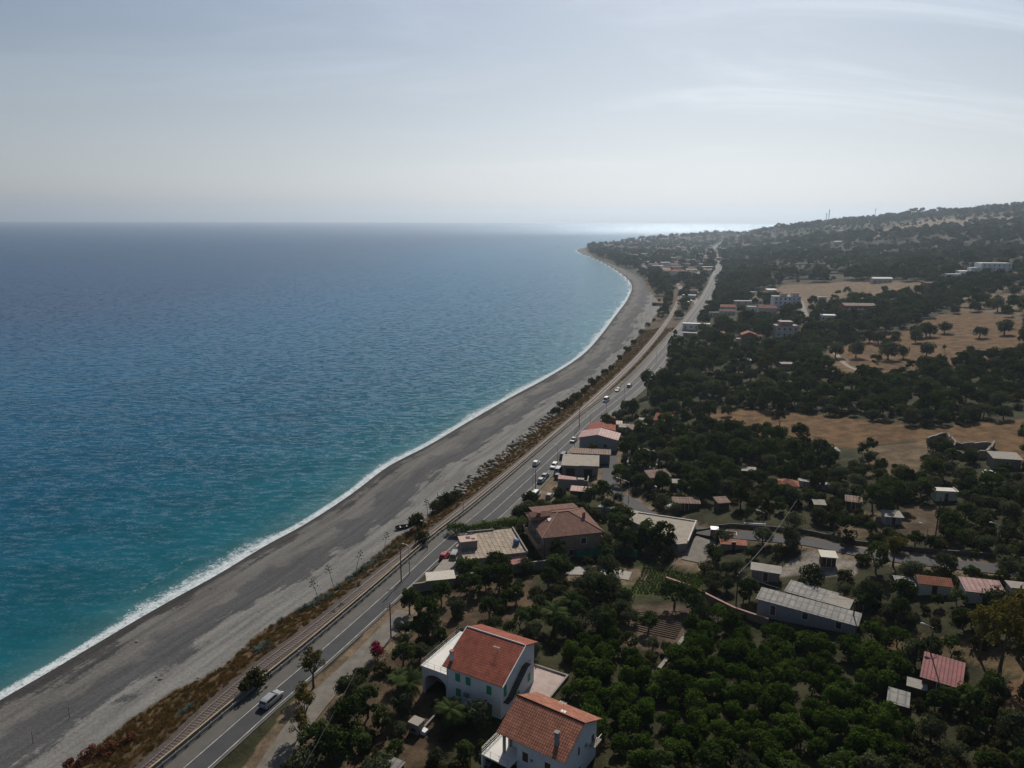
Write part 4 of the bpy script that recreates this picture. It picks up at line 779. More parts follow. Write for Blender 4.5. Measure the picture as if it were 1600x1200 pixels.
wall([(1245, 757), (1290, 764), (1335, 776)], 1.6, 2.2, T_grey, 'long grey roofed pen running right from the orange pyramid roof house', 'animal_pen', cat='pen')
wall([(1162, 822), (1196, 824)], .9, .3, W_white, 'short whitewashed wall by the side road')
wall([(1085, 832), (1130, 822), (1260, 832), (1340, 850), (1440, 862), (1580, 872)], .8, .3, wearmat('dark_rubble', (.10, .09, .075), amt=.35, scale=1.2), 'dark stone retaining wall along the upper edge of the side road')
wall([(640, 925), (660, 915)], 1.6, .3, W_conc, 'end stub of boundary wall at the road side of the flat roofed house') if False else None
wall([(995, 872), (945, 868), (900, 872)], 1.9, .08, wearmat('green_net', (.015, .16, .10), .9), 'long bright green netting fence below the hip roofed house', 'net_fence', cat='fence')
wall([(935, 803), (975, 808), (1003, 816)], 2.4, 1.6, W_palesheet, 'narrow pale roofed passage between the hip roofed house and the long concrete building', 'covered_passage', cat='passage')
wall([(655, 1148), (680, 1120), (700, 1098)], .5, .3, W_conc, 'low garden wall below the palms in front of the white villa')
for i, (a, b, s_) in enumerate([((1205, 417), (1320, 413), 'upper'), ((1200, 424), (1325, 421), 'middle'), ((1200, 431), (1330, 430), 'lower'), ((1205, 438), (1300, 438), 'lowest')]):
    wall([a, ((a[0] + b[0]) / 2, (a[1] + b[1]) / 2 - 1), b], 1.6, .5, wearmat('terrace_bank', (.26, .22, .16)), f'{s_} of the four pale terrace walls on the far green slope', 'terrace_wall', group='terrace walls on the far slope')
for i, (pp, s_) in enumerate([([(1380, 404), (1440, 400), (1500, 394)], 'curving pale terrace edge on the hillside above the villas'), ([(1395, 396), (1450, 393), (1490, 395)], 'short pale terrace edge just above the curving one on the hillside')]): wall(pp, 1.2, .5, wearmat('terrace_bank', (.26, .22, .16)), s_, 'terrace_wall', group='terrace walls on the far slope')

# ---- mid distance village
def apt(px, py, w_, d_, h_, rz, wallm, roofm, label, cols, roof='flat', balc=(), name='apartment_building', cat='building', rh=1.2):
    H = shed(px, py, w_, d_, h_, rz, roofm, wallm, label, roof, rh, name, cat, wins=0, door=False)
    fl = max(2, int(h_ / 3))
    for f in range(fl):
        for k in range(cols): H.window('f', w_ * (k + .5) / cols, .9 + f * (h_ / fl), 1.2, 1.5, W_trim)
        for k in range(2): H.window('r', d_ * (k + .5) / 2, .9 + f * (h_ / fl), 1.1, 1.4, W_trim)
        for (a, b) in balc: H.part('balcony', MB().box(a, b, -1.5, -.02, .25 + f * (h_ / fl), .42 + f * (h_ / fl)).box(a, b, -1.5, -1.38, .42 + f * (h_ / fl), 1.3 + f * (h_ / fl)), W_white)
    return H
A1 = apt(1228, 462, 21, 12, 9.5, -6, W_trim, W_slab, 'white three storey apartment block with balconies and a patched flat roof', 6, balc=((13, 20.5), (.5, 5)))
A1.part('stair_tower', MB().box(6, 11, 4, 9, 9.7, 11.8).box(15, 20, 3, 10, 9.7, 12.2), W_white); A1.part('tower_roof', MB().box(5.7, 11.3, 3.7, 9.3, 11.8, 12).box(14.7, 20.3, 2.7, 10.3, 12.2, 12.4), T_terra)
apt(1340, 475, 21, 11, 9.5, -4, W_redw, T_rust, 'three storey brick red apartment block with white balconies on the hillside', 7, 'gable', balc=((2, 6), (8, 13), (15, 19)))
apt(1293, 491, 9.5, 8, 7.0, -10, W_white, W_trim, 'white two storey cube house below the red apartment block', 3, balc=((.3, 4.5),), name='small_house', cat='house')
P1 = apt(1228, 507, 13.5, 9, 7.0, -5, W_cream, W_slab, 'house with pale lower walls and a pink upper storey under a cluttered flat roof', 4, balc=((.3, 3.5),), name='small_house', cat='house')
P1.part('upper_storey', MB().box(2.5, 10, 1, 8, 7.2, 9.6), W_pinkish); P1.part('upper_roof', MB().box(2.2, 10.3, .7, 8.3, 9.6, 9.8), W_palesheet)
shed(1170, 520, 9.0, 7.0, 4.5, -8, T_orange, W_redw, 'dark red gabled house in the middle of the trees', 'gable_side', 1.8, 'small_house', 'house', wins=3)
shed(1160, 529, 7.0, 2.5, 2.2, -8, W_palesheet, W_cream, 'white roofed porch in front of the dark red gabled house', 'lean', .2, 'hut', 'hut')
shed(1188, 524, 5.5, 3.5, 2.4, -10, T_orange, W_cream, 'little house with a pale orange roof right of the dark red gabled house', 'gable', .7, 'small_house', 'house')
shed(1126, 519, 5.0, 3.5, 2.6, -8, T_orange, W_cream, 'small hut with an orange roof left of the dark red gabled house', 'lean', .5, 'hut', 'hut')
R1_ = shed(1088, 507, 19, 6, 3.6, -12, W_trim, W_cream, 'long white flat roofed roadside restaurant with an open terrace', 'flat', .2, 'restaurant', 'restaurant', wins=5)
R1_.part('terrace', MB().box(2, 17, -5, -.05, .2, .4), W_deck); R1_.part('terrace_wall', MB().box(2, 17, -5.15, -5, -.5, 1.3), W_white)
for x in (2.2, 7, 12, 16.6): R1_.part('pillar', MB().box(x, x + .3, -4.9, -4.6, .4, 2.8), W_white)
shed(1078, 521, 9, 3, 2.4, -16, W_palesheet, W_grey, 'low grey roofed annex in front of the roadside restaurant', 'lean', .2, 'annex', 'building', wins=2)
shed(1100, 536, 8.0, 6.0, 4.2, -10, T_orange, W_cream, 'cream house with an orange hipped roof near the dark cypresses by the road', 'hip', 1.2, 'small_house', 'house', wins=3)
shed(1080, 537, 7.0, 4.0, 2.6, -10, T_pink, W_cream, 'low pinkish roofed annex left of the orange hipped house', 'lean', .5, 'annex', 'building', wins=2)
shed(1160, 561, 8.0, 4.5, 2.6, -4, T_grey, W_conc, 'barn with a pale corrugated roof deep in the trees', 'lean', .6, 'barn', 'barn')
shed(1234, 568, 8.5, 6.0, 2.6, -4, W_conc, W_stone, 'flat roofed stone outhouse beside the olive field', 'flat', .2, 'outhouse', 'building')
shed(1170, 470, 25, 4.5, 2.8, -3, W_palesheet, W_cream, 'very long cream roofed store left of the white apartment block', 'lean', .3, 'store_building', 'building', wins=4)
shed(1137, 477, 12, 8, 4.5, -8, T_terra, W_cream, 'cream house with a terracotta gable left of the long cream store', 'gable', 1.5, 'small_house', 'house', wins=4)
shed(1136, 484, 12, 7, 3.6, -8, T_brown, W_cream, 'low house with a brown roof just below the terracotta gabled house', 'gable', 1.3, 'small_house', 'house', wins=4)
shed(1116, 488, 8, 6, 3.2, -8, W_palesheet, W_cream, 'cream flat roofed house at the left end of the mid village', 'flat', .2, 'small_house', 'house', wins=3)
shed(1198, 479, 13.5, 8, 5.0, -6, T_red, W_cream, 'house with a long red roof just below the white apartment block', 'gable', 1.5, 'small_house', 'house', wins=4)
shed(1176, 479, 8, 5, 4.0, -6, W_trim, W_white, 'white flat roofed house beside the long red roofed house', 'flat', .2, 'small_house', 'house', wins=3)
shed(1205, 452, 9, 5, 4.5, 6, W_trim, W_cream, 'cream house with a bright tilted roof above the white apartment block', 'lean', .8, 'small_house', 'house', wins=3)
shed(1193, 457, 10, 6, 3.2, -6, T_brown, W_cream, 'low brown roofed house left above the white apartment block', 'gable', 1.0, 'small_house', 'house', wins=3)
shed(1175, 456, 7, 5, 3.4, -6, W_trim, W_white, 'tiny white house on the bare terrace edge', 'flat', .2, 'small_house', 'house', wins=2)
shed(1285, 464, 6, 4, 2.8, -4, W_trim, W_cream, 'tiny pale hut below the bare terraced field', 'flat', .2, 'hut', 'hut')
shed(1377, 434, 19, 7, 4.2, -2, W_trim, W_cream, 'long barn with a pale roof alone on the slope', 'gable', 1.2, 'barn', 'barn', wins=4)
shed(1455, 441, 14, 8, 2.4, -2, T_brown, W_stone, 'low brown roofed barn left of the white villa complex', 'gable', .8, 'barn', 'barn', wins=2)
KEEP.append((1474, 408, 1596, 462, 640))
V = shed(1552, 411, 27, 13, 12, -3, W_trim, W_trim, 'large white three storey villa on the hillside at the right', 'flat', .2, 'hillside_villa', 'villa', wins=6, door=False)
V.part('wing', MB().box(-18, -.3, 1, 10, -2, 5), W_trim); V.part('wing', MB().box(27.3, 38, 0, 9, -2, 5), W_trim); V.part('wing', MB().box(-8, -.3, 2, 9, 5.02, 8), W_white)
V.part('terrace_wall', MB().box(-16, 34, -9, -8.4, -6, -.5), W_trim)
shed(1497, 428, 20, 9, 5.6, -4, W_trim, W_white, 'white row house with dark openings left of the large white villa', 'flat', .2, 'hillside_villa', 'villa', wins=6, door=False)
shed(1593, 426, 12, 8, 5.0, -4, T_brown, W_conc, 'grey house with a brown roof at the right edge beyond the large white villa', 'gable', 1.2, 'small_house', 'house', wins=3)
shed(1077, 461, 13, 8, 4.2, -14, W_trim, W_cream, 'pale flat roofed house between the railway and the far road', 'flat', .2, 'small_house', 'house', wins=3)
shed(1079, 453, 15, 8, 6.5, -14, T_brown, W_grey, 'grey brown roofed house just behind the pale flat roofed house by the railway', 'gable', 1.4, 'small_house', 'house', wins=4)
shed(1045, 463, 9, 5, 2.8, -14, W_palesheet, W_cream, 'pale beach hut by the far bend of the railway', 'lean', .3, 'hut', 'hut')
shed(1028, 472, 10, 6, 2.6, -20, T_rust, W_conc, 'dark beach bar with a thatched brown roof on the sand', 'gable', .9, 'beach_bar', 'building', wins=2)
# ---- town on the headland
rs = random.Random(11); TOWN = [(940, 384), (1000, 374), (1060, 367), (1150, 362), (1240, 357), (1220, 372), (1150, 392), (1105, 398), (1098, 430), (1085, 445), (1055, 440), (1020, 422), (985, 405)]
NEARTOWN = [(1035, 424, T_terra), (1048, 419, T_orange), (1062, 428, T_orange), (1076, 421, T_pink), (1088, 414, T_pink), (1070, 411, W_trim), (1040, 410, W_trim), (1095, 425, W_cream), (1055, 434, W_trim), (1070, 436, T_orange), (1022, 413, W_trim), (1082, 405, W_trim)]
def townhouse(x, y, rsc):
    w_, d_, h_ = rsc.uniform(9, 17), rsc.uniform(8, 11), rsc.choice([3.4, 6.2, 6.4, 7, 9.4]); H = House('town_house', None, 'house', (x, y), R(rsc.uniform(-25, 25)), w_, d_)
    wm = rsc.choice([W_white, W_white, W_cream, W_cream, W_pinkish, W_conc]); rm_ = rsc.choice([T_terra, T_brown, W_trim, W_cream, W_cream, W_palesheet, W_slab, T_brown])
    if rm_ in (W_trim, W_cream, W_palesheet, W_slab): H.part('wall', MB().box(0, w_, 0, d_, -3, h_), wm); H.part('roof', MB().box(-.3, w_ + .3, -.3, d_ + .3, h_, h_ + .25), rm_)
    else: H.walls([(0, -3), (d_, -3), (d_, h_), (d_ / 2, h_ + 1.6), (0, h_)], wm); pitched(H, h_, h_ + 1.62, h_, d_ / 2, .5, .15, rm_)
    mb = MB(); n = max(2, int(w_ / 3.4))
    for f in range(max(1, int(h_ / 3))):
        for k in range(n): mb.box(w_ * (k + .5) / n - .6, w_ * (k + .5) / n + .6, -.06, -.01, 1 + f * 3, 2.4 + f * 3)
    H.part('windows', mb, W_dark); return H
placed = []
for (px, py, rm_) in NEARTOWN:
    q = gp(px, py, 4); 
    H = townhouse(q.x, q.y, rs); H.o['label'] = 'house among the first roofs of the town beside the far road'; H.o['group'] = 'houses at the near edge of the town'; placed.append((q.x, q.y))
n = 0; tries = 0
while n < 240 and tries < 6000:
    tries += 1; px, py = rs.uniform(940, 1245), 357 + (rs.random() ** .8) * 85
    if not inpoly(np.array([[px, py]]), TOWN)[0]: continue
    q = gp(px, py)
    if q.y < 900 or any((q.x - a) ** 2 + (q.y - b) ** 2 < 300 for a, b in placed): continue
    if abs(polydist(np.array([[q.x, q.y]]), LINE1)[0][0] - 3) < 16 or polydist(np.array([[q.x, q.y]]), VEG)[0][0] < 14: continue
    placed.append((q.x, q.y)); H = townhouse(q.x, q.y, rs); n += 1
    H.o['label'] = 'small pale house among trees in the hazy town on the headland'; H.o['group'] = 'houses of the far town'
for px, py, lb in [(1246, 371, 'white flat greenhouse roof shining on the far hillside'), (1202, 380, 'long white greenhouse roof low on the far hillside'), (1309, 377, 'bright little white house on the hillside track'), (1305, 354, 'tiny house high on the hillside below the masts'), (1250, 350, 'pale house just below the crest near the sea glare'), (1312, 360, 'small house in the woods below the crest'), (1128, 405, 'pale greenhouse roof right of the far road'), (1115, 376, 'white house beside the far end of the road'), (1220, 384, 'low orange roofed farm on the hillside track')]:
    shed(px, py, 22 if 'greenhouse' in lb else 13, 9, 3.5, -5, T_orange if 'orange' in lb else W_trim, W_white, lb, 'flat' if 'green' in lb else 'lean', .4, 'greenhouse' if 'greenhouse' in lb else 'farm_house', 'greenhouse' if 'greenhouse' in lb else 'house', wins=2, door=False)
# ------------------------------------------------------------------ vegetation
def leafmat(name, c1, c2, trans=0.25, rough=0.6):
    m, nt, out = newmat(name); tc = node(nt, 'ShaderNodeTexCoord').outputs['Object']; inf = node(nt, 'ShaderNodeObjectInfo').outputs['Random']
    n = noise(nt, tc, 1.3, 3, 0.6); n2 = noise(nt, tc, 6.0, 2, 0.6)
    f = math_(nt, 'ADD', math_(nt, 'MULTIPLY', maprange(nt, n, 0.32, 0.68), 0.6), math_(nt, 'MULTIPLY', n2, 0.4))
    c = mixc(nt, f, (*c1, 1), (*c2, 1)); k = maprange(nt, inf, 0, 1, 0.60, 1.50, False)
    c = mixc(nt, 1.0, c, node(nt, 'ShaderNodeCombineColor', {0: k, 1: maprange(nt, inf, 0, 1, 0.66, 1.42, False), 2: k}).outputs[0], 'MULTIPLY')
    d = node(nt, 'ShaderNodeBsdfDiffuse', {'Color': c}); t = node(nt, 'ShaderNodeBsdfTranslucent', {'Color': mixc(nt, 1.0, c, (1.25, 1.3, .6, 1), 'MULTIPLY')})
    a = node(nt, 'ShaderNodeMixShader', {0: trans, 1: d.outputs[0], 2: t.outputs[0]})
    nt.links.new(a.outputs[0], out.inputs['Surface']); return m
L_citrus = leafmat('citrus_leaf', (.016, .034, .007), (.056, .088, .016)); L_olive = leafmat('olive_leaf', (.034, .044, .024), (.078, .088, .052)); L_broad = leafmat('broad_leaf', (.022, .037, .012), (.060, .080, .026))
L_scrub = leafmat('scrub_leaf', (.026, .030, .013), (.066, .062, .028)); L_yellow = leafmat('yellowish_leaf', (.050, .046, .014), (.110, .090, .026)); L_palm = leafmat('palm_leaf', (.030, .050, .016), (.075, .095, .035)); L_agave = leafmat('agave_leaf', (.040, .066, .058), (.080, .105, .092), .05)
L_red = leafmat('bougainvillea_bloom', (.20, .012, .05), (.42, .02, .11), .3); L_dry = leafmat('dry_grass', (.075, .045, .022), (.17, .11, .055), .2); L_hedge = leafmat('hedge_leaf', (.035, .060, .010), (.085, .120, .022)); L_pine = leafmat('pine_leaf', (.014, .022, .011), (.030, .040, .020), .1)
L_rust = leafmat('rusty_shrub_leaf', (.075, .032, .022), (.13, .055, .035)); B_bark = wearmat('bark', (.105, .080, .060), amt=.3); B_dark = wearmat('dark_bark', (.055, .042, .032), amt=.3)
def crown_mesh(name, seed, rx, rz, zc, nl, nleaf, leaf, mat, ry=None, fill=.42, lump=.42, flat=0.0, droop=0.0, top=None):
    """leaf clumps scattered over lumps that fill an uneven ellipsoid; unit metres, origin at the tree's foot"""
    g = np.random.default_rng(seed); ry = ry or rx
    u = g.normal(size=(nl, 3)); u /= np.linalg.norm(u, axis=1)[:, None]; u[:, 2] = np.where(u[:, 2] < -.55, -u[:, 2], u[:, 2])
    rad = g.uniform(fill, 1.0 - lump * .55, nl)[:, None]; c = u * rad * np.array([rx, ry, rz]) * g.uniform(.85, 1.12, (nl, 1)); lr = lump * g.uniform(.65, 1.25, nl) * min(rx, rz * 1.3)
    k = g.integers(0, nl, nleaf); v = g.normal(size=(nleaf, 3)); v /= np.linalg.norm(v, axis=1)[:, None]
    p = c[k] + v * (lr[k] * g.uniform(.55, 1.05, nleaf) ** .6)[:, None]; p[:, 2] = p[:, 2] * (1 - flat) - droop * (p[:, 0] ** 2 + p[:, 1] ** 2) / rx
    nr = v + g.normal(size=(nleaf, 3)) * .55; nr[:, 2] += .25; nr /= np.linalg.norm(nr, axis=1)[:, None]
    a = np.cross(nr, g.normal(size=(nleaf, 3))); a /= np.linalg.norm(a, axis=1)[:, None]; b = np.cross(nr, a)
    s = leaf * g.uniform(.55, 1.3, nleaf)[:, None]; a *= s; b *= s * .62; p = p + np.array([0, 0, zc])
    V = np.stack([p - a, p - b * .9 + nr * s * .12, p + a, p + b * .9 + nr * s * .12], 1).reshape(-1, 3); Q = np.arange(nleaf * 4).reshape(-1, 4)
    return npmesh(name, V, Q, [mat])
def trunk_mesh(name, seed, h, r, reach, limbs=4, mat=None, rise=1.0):
    g = random.Random(seed); mb = MB(); top = Vector((g.uniform(-.1, .1) * h, g.uniform(-.1, .1) * h, h)); mb.tube([(0, 0, -.5), (0, 0, h * .35), top * .75, top], [r * 1.35, r, r * .85, r * .7], 6)
    for k in range(limbs):
        a = math.tau * (k + g.random() * .6) / limbs; e = top + Vector((math.cos(a) * reach, math.sin(a) * reach, reach * rise * g.uniform(.8, 1.3))); mb.tube([top * .85, (top + e) / 2 + Vector((0, 0, -.1 * reach)), e], [r * .6, r * .4, r * .12], 5)
    return mb.mesh(name, mat or B_bark)
PR = {}
def proto(kind, n, cm, tm): PR[kind] = [(cm(i), tm(i)) for i in range(n)]
proto('citrus', 5, lambda i: crown_mesh('citrus_crown', 10 + i, 2.3, 1.75, 2.15, 26, 1500, .24, L_citrus, lump=.36, fill=.5, ry=2.3 * (.82 + .09 * i)), lambda i: trunk_mesh('citrus_trunk', i, 1.0, .13, .9, 4))
proto('olive', 4, lambda i: crown_mesh('olive_crown', 30 + i, 3.0, 2.4, 2.75, 26, 1700, .27, L_olive, lump=.36), lambda i: trunk_mesh('olive_trunk', 20 + i, 1.6, .24, 1.3, 4))
proto('broad', 5, lambda i: crown_mesh('broadleaf_crown', 50 + i, 3.2, 2.6 + .25 * i, 3.9, 22, 1700, .30, L_broad, lump=.29, fill=.55, ry=3.2 * (.75 + .1 * i)), lambda i: trunk_mesh('broadleaf_trunk', 40 + i, 2.0, .22, 1.6, 5))
proto('scrub', 4, lambda i: crown_mesh('shrub_leaves', 70 + i, 1.5, .95, .75, 16, 650, .19, L_scrub, lump=.42), lambda i: trunk_mesh('shrub_stems', 60 + i, .3, .05, .6, 5))
proto('gum', 3, lambda i: crown_mesh('gum_crown', 90 + i, 2.7, 3.2, 6.2, 26, 1700, .20, L_yellow, lump=.28, fill=.3), lambda i: trunk_mesh('gum_trunk', 80 + i, 3.6, .2, 1.9, 5, rise=1.4))
proto('young', 3, lambda i: crown_mesh('young_crown', 110 + i, 1.25, 1.3, 2.6, 14, 800, .14, L_broad, lump=.36), lambda i: trunk_mesh('young_trunk', 100 + i, 1.5, .07, .5, 4))
proto('cypress', 2, lambda i: crown_mesh('cypress_crown', 130 + i, 1.7, 4.6, 5.2, 36, 2200, .22, L_pine, lump=.34), lambda i: trunk_mesh('cypress_trunk', 120 + i, 2.0, .2, .6, 3))
proto('pine', 3, lambda i: crown_mesh('pine_crown', 150 + i, 4.2, 2.6, 7.5, 20, 900, .42, L_pine, lump=.36), lambda i: trunk_mesh('pine_trunk', 140 + i, 5.6, .3, 2.0, 4))
def spikes(name, seed, n, length, width, mat, up=(.15, 1.25), z0=.1, arch=.35, seg=4, vshape=.12):
    """a rosette of long arching blades"""
    g = np.random.default_rng(seed); V = []; Fc = []
    for k in range(n):
        az = k * 2.39996 + g.uniform(-.2, .2); el = g.uniform(*up); L = length * g.uniform(.8, 1.15); d = np.array([math.cos(az), math.sin(az)]); sd = np.array([-d[1], d[0], 0]); o = len(V)
        for i in range(seg + 1):
            t = i / seg; w_ = width * (1 - t) ** .7 * (.55 + .45 * min(1, t * 4)); r = L * t; p = np.array([*(d * r * math.cos(el - arch * t * 1.6)), z0 + r * math.sin(el - arch * t * 1.6)])
            V += [p - sd * w_, p + np.array([0, 0, -vshape * w_ * 3]), p + sd * w_]
        for i in range(seg): a = o + 3 * i; Fc += [(a, a + 1, a + 4, a + 3), (a + 1, a + 2, a + 5, a + 4)]
    return npmesh(name, np.array(V), np.array(Fc), [mat])
def frond_mesh(name, seed, n, L, z0, mat):
    """palm crown: arching fronds with leaflets either side"""
    g = np.random.default_rng(seed); V = []; Fc = []
    for k in range(n):
        az = k * 2.39996; el = g.uniform(-.25, 1.25); Lk = L * g.uniform(.85, 1.1); d = np.array([math.cos(az), math.sin(az)]); sd = np.array([-d[1], d[0], 0.])
        pts = []; 
        for i in range(11):
            t = i / 10; e = el - 1.15 * t; r = Lk * t; p0 = pts[-1] if pts else np.array([0, 0, z0]); pts.append(p0 + np.array([*(d * math.cos(e)), math.sin(e)]) * Lk / 10 if i else p0)
        for i in range(1, 11):
            t = i / 10; ll = L * .34 * math.sin(math.pi * min(1, .15 + t * .85)) + .1; fw = (pts[i] - pts[i - 1]); fw /= np.linalg.norm(fw)
            for s_ in (-1, 1):
                tip = pts[i] + sd * s_ * ll * .8 + fw * ll * .55 + np.array([0, 0, -.28 * ll]); o = len(V)
                V += [pts[i - 1], pts[i], tip + fw * .05]; Fc.append((o, o + 1, o + 2))
    return npmesh(name, np.array(V), np.array(Fc), [mat])
PR['palm'] = [(frond_mesh('palm_fronds', 5 + i, 42, 2.7, 3.1, L_palm), MB().tube([(0, 0, -.5), (.05, 0, 1.2), (0, .05, 2.4), (0, 0, 3.2)], [.34, .30, .32, .22], 8).mesh('palm_trunk', B_dark)) for i in range(2)]
PR['agave'] = [(spikes('agave_leaves', 9 + i, 30, 1.25, .11, L_agave), None) for i in range(3)]
def stalk(i):
    g = random.Random(i); h = 5.2; mb = MB().tube([(0, 0, 0), (.15, 0, h * .5), (-.1, .1, h)], [.07, .055, .03], 5)
    for k in range(12):
        z = h * (.62 + .032 * k); a = k * 2.4; L = .85 - .045 * k; e = Vector((math.cos(a) * L, math.sin(a) * L, z + .28)); mb.tube([(0, 0, z), e], [.025, .018], 4); mb.tube([e + Vector((0, 0, -.05)), e + Vector((0, 0, .12))], [.17, .12], 5)
    return mb.mesh('agave_stalk', wearmat('dry_stalk', (.085, .062, .042)))
STALK = [stalk(1), stalk(2)]
NAMES = {'citrus': 'citrus_tree', 'olive': 'olive_tree', 'broad': 'broadleaf_tree', 'scrub': 'shrub', 'gum': 'gum_tree', 'young': 'young_tree', 'cypress': 'cypress_tree', 'pine': 'pine_tree', 'palm': 'palm_tree', 'agave': 'agave_plant'}
vr = random.Random(21)
def plant(kind, p, s, label, cat, group, sz=None, rz=None, mat=None):
    cm, tm = vr.choice(PR[kind]); o = empty(NAMES[kind], (p[0], p[1], p[2] if len(p) > 2 else float(T([[p[0], p[1]]])[0])), vr.uniform(0, 6.28) if rz is None else rz, label, cat, group)
    qx = vr.uniform(.84, 1.16); o.scale = (s * qx, s / qx, s * (sz or vr.uniform(.84, 1.18)))
    if kind == 'agave': link('leaves', cm, o)
    else: link('crown' if kind not in ('scrub',) else 'foliage', cm, o); link('trunk' if kind != 'scrub' else 'stem', tm, o)
    return o
def hidden(x, y, z0, h, r):
    """would a plant here stand across a building that the photo shows?"""
    P = proj([(x - r, y, z0 + .3 * h), (x + r, y, z0 + h)]); d = math.hypot(x, y)
    for (a, b, c, e, dd) in KEEP:
        if d < dd and P[1, 0] > a and P[0, 0] < c and P[1, 1] < e - (e - b) * .35 and P[0, 1] > b: return True
    return False
EX = None
def free(XY, r):
    global EX
    if EX is None: EX = np.array(EXCL)
    ok = np.ones(len(XY), bool); r = np.broadcast_to(r, (len(XY),))
    for i in range(0, len(XY), 4000):
        d = np.linalg.norm(XY[i:i + 4000, None, :] - EX[None, :, :2], axis=2) - EX[None, :, 2]; ok[i:i + 4000] &= d.min(1) > r[i:i + 4000] * .75
    l1 = polydist(XY, LINE1)[0]; ok &= ~((l1 > -4.2) & (l1 < 10.2 + r * .5))
    ok &= (np.abs(polydist(XY, RAIL)[0]) > 2.2 + r * .5) & (polydist(XY, VEG)[0] > .5)
    for nm, (P, hw) in LANES.items(): ok &= np.abs(polydist(XY, P)[0]) > hw + r * .55
    return ok
TAKEN = []
# --- named single trees on the dry field
for px, py, s in [(1430,520,1.15),(1447,518,1.0),(1475,513,1.1),(1530,520,1.0),(1569,515,1.1),(1573,505,.75),(1430,527,.9),(1453,518,1.05),(1385,540,.95),(1372,530,.95),(1358,527,.9),(1337,551,1.05),(1305,551,1.1),(1272,550,1.15),(1242,548,1.15),(1228,540,.8),(1260,535,.9),(1290,535,.8),(1313,530,.85),(1387,554,1.35),(1411,552,.8),(1447,550,.9),(1397,530,.8),(1516,546,.6),(1490,562,.5),(1400,522,.7),(1272,538,1.0),(1240,560,.9)]:
    c = gp(px, py + 8); plant('olive', c, s * 1.4, 'round dark olive tree with a short trunk on the dry golden field', 'tree', 'olive trees on the dry field'); TAKEN.append((c.x, c.y, 3 * s))
for px, py, s in [(1592,533,.7),(1475,545,.6)]: c = gp(px, py + 6); plant('young', c, s * 1.6, 'thin bare looking young tree on the dry golden field', 'tree', 'thin trees on the dry field'); TAKEN.append((c.x, c.y, 1.5))
c = gp(1218, 668); plant('cypress', c, 1.1, 'single dark column tree standing up through the near dry grass field', 'tree', None); TAKEN.append((c.x, c.y, 3))
# --- cypresses by the road
for px, py, s in [(1049, 538, .85), (1054, 532, .95), (1045, 541, .6)]: c = gp(px, py + 4); plant('cypress', c, s, 'dark cypress at the road edge left of the orange hipped house', 'tree', 'cypresses at the road edge'); TAKEN.append((c.x, c.y, 3))
# --- palms
for px, py, s, lb in [(640,1100,1.05,'shaggy palm left of the arched porch of the white villa'),(705,1135,1.1,'broad palm in front of the white villa with green shutters'),(622,1075,.8,'smaller palm just behind the shaggy palm by the arched porch'),(866,985,1.15,'palm with bright fronds behind the white villa'),(892,965,1.05,'palm half hidden behind the bright palm near the pale lane'),(866,893,.85,'low palm by the pale lane below the hip roofed house'),(880,890,.7,'short palm beside the low palm near the green netting')]:
    c = gp(px, py); plant('palm', c, s, lb, 'palm', None); TAKEN.append((c.x, c.y, 2))
# --- yellowish gum trees
for px, py, s, lb in [(490,1075,.85,'airy gum tree leaning over the coast road near the silver car'),(478,1140,.8,'yellowish gum tree between the coast road and the garden lane'),(470,1165,.7,'low gum tree near the bottom edge beside the garden lane'),(1560,1060,1.35,'tall rusty yellow gum tree right of the crimson roofed shed'),(1590,1030,1.4,'largest rusty yellow gum tree at the right edge'),(1530,1030,1.0,'pale gum tree in front of the two tall gum trees on the right'),(1597,1085,1.25,'dark stemmed gum tree at the right edge below the largest gum tree'),(1205,575,1.3,'tall yellowish tree in the wood left of the olive field'),(1187,590,1.2,'second tall yellowish tree just below the first one left of the olive field'),(1395,885,.85,'feathery pale green tree beside the side road')]:
    c = gp(px, py); plant('gum', c, s, lb, 'tree', None); TAKEN.append((c.x, c.y, 2.5 * s))
# --- bougainvillea
c = gp(590, 1030); o = empty('bougainvillea', c, 0, 'vivid magenta bougainvillea beside the garden lane', 'shrub'); link('bloom', crown_mesh('bloom', 301, 1.6, 1.3, 2.2, 14, 900, .15, L_red), o); link('foliage', crown_mesh('foliage', 302, 1.7, 1.2, .9, 12, 500, .16, L_broad), o); link('stem', trunk_mesh('stem', 303, .8, .08, .7, 4), o); TAKEN.append((c.x, c.y, 2))
for px, py, s in [(575, 1122, .75), (545, 1152, .85), (520, 1190, .9), (598, 1142, .6), (495, 1188, .9), (560, 1190, .7), (640, 960, .85), (690, 945, .8), (735, 935, .85), (780, 925, .85), (655, 1000, .7), (1035, 864, 1.15), (1012, 852, .9), (690, 1010, .6), (630, 1040, .75)]:
    c = gp(px, py); plant('broad', c, s, 'dark leafy tree in the gardens and woods inland of the coast road', 'tree', 'leafy trees inland of the road'); TAKEN.append((c.x, c.y, 1.6 * s))
# --- clipped bright hedge
pl = resample(smooth([gp(*p)[:2] for p in [(706, 834), (730, 838), (760, 832), (790, 828), (812, 826)]], 6), 1.7)
mbs = []
o = empty('hedge', (pl[0][0], pl[0][1], float(T(pl[:1, :2])[0])), 0, 'bright yellow green hedge behind the flat roofed house with the water tank', 'hedge')
for k, p in enumerate(pl):
    z = float(T([p])[0]); h_ = link('foliage', crown_mesh('hedge_leaves', 400 + k % 3, 1.9, 1.7, 1.7, 14, 800, .17, L_hedge), o); h_.location = (p[0] - o.location.x, p[1] - o.location.y, z - o.location.z); TAKEN.append((p[0], p[1], 2))
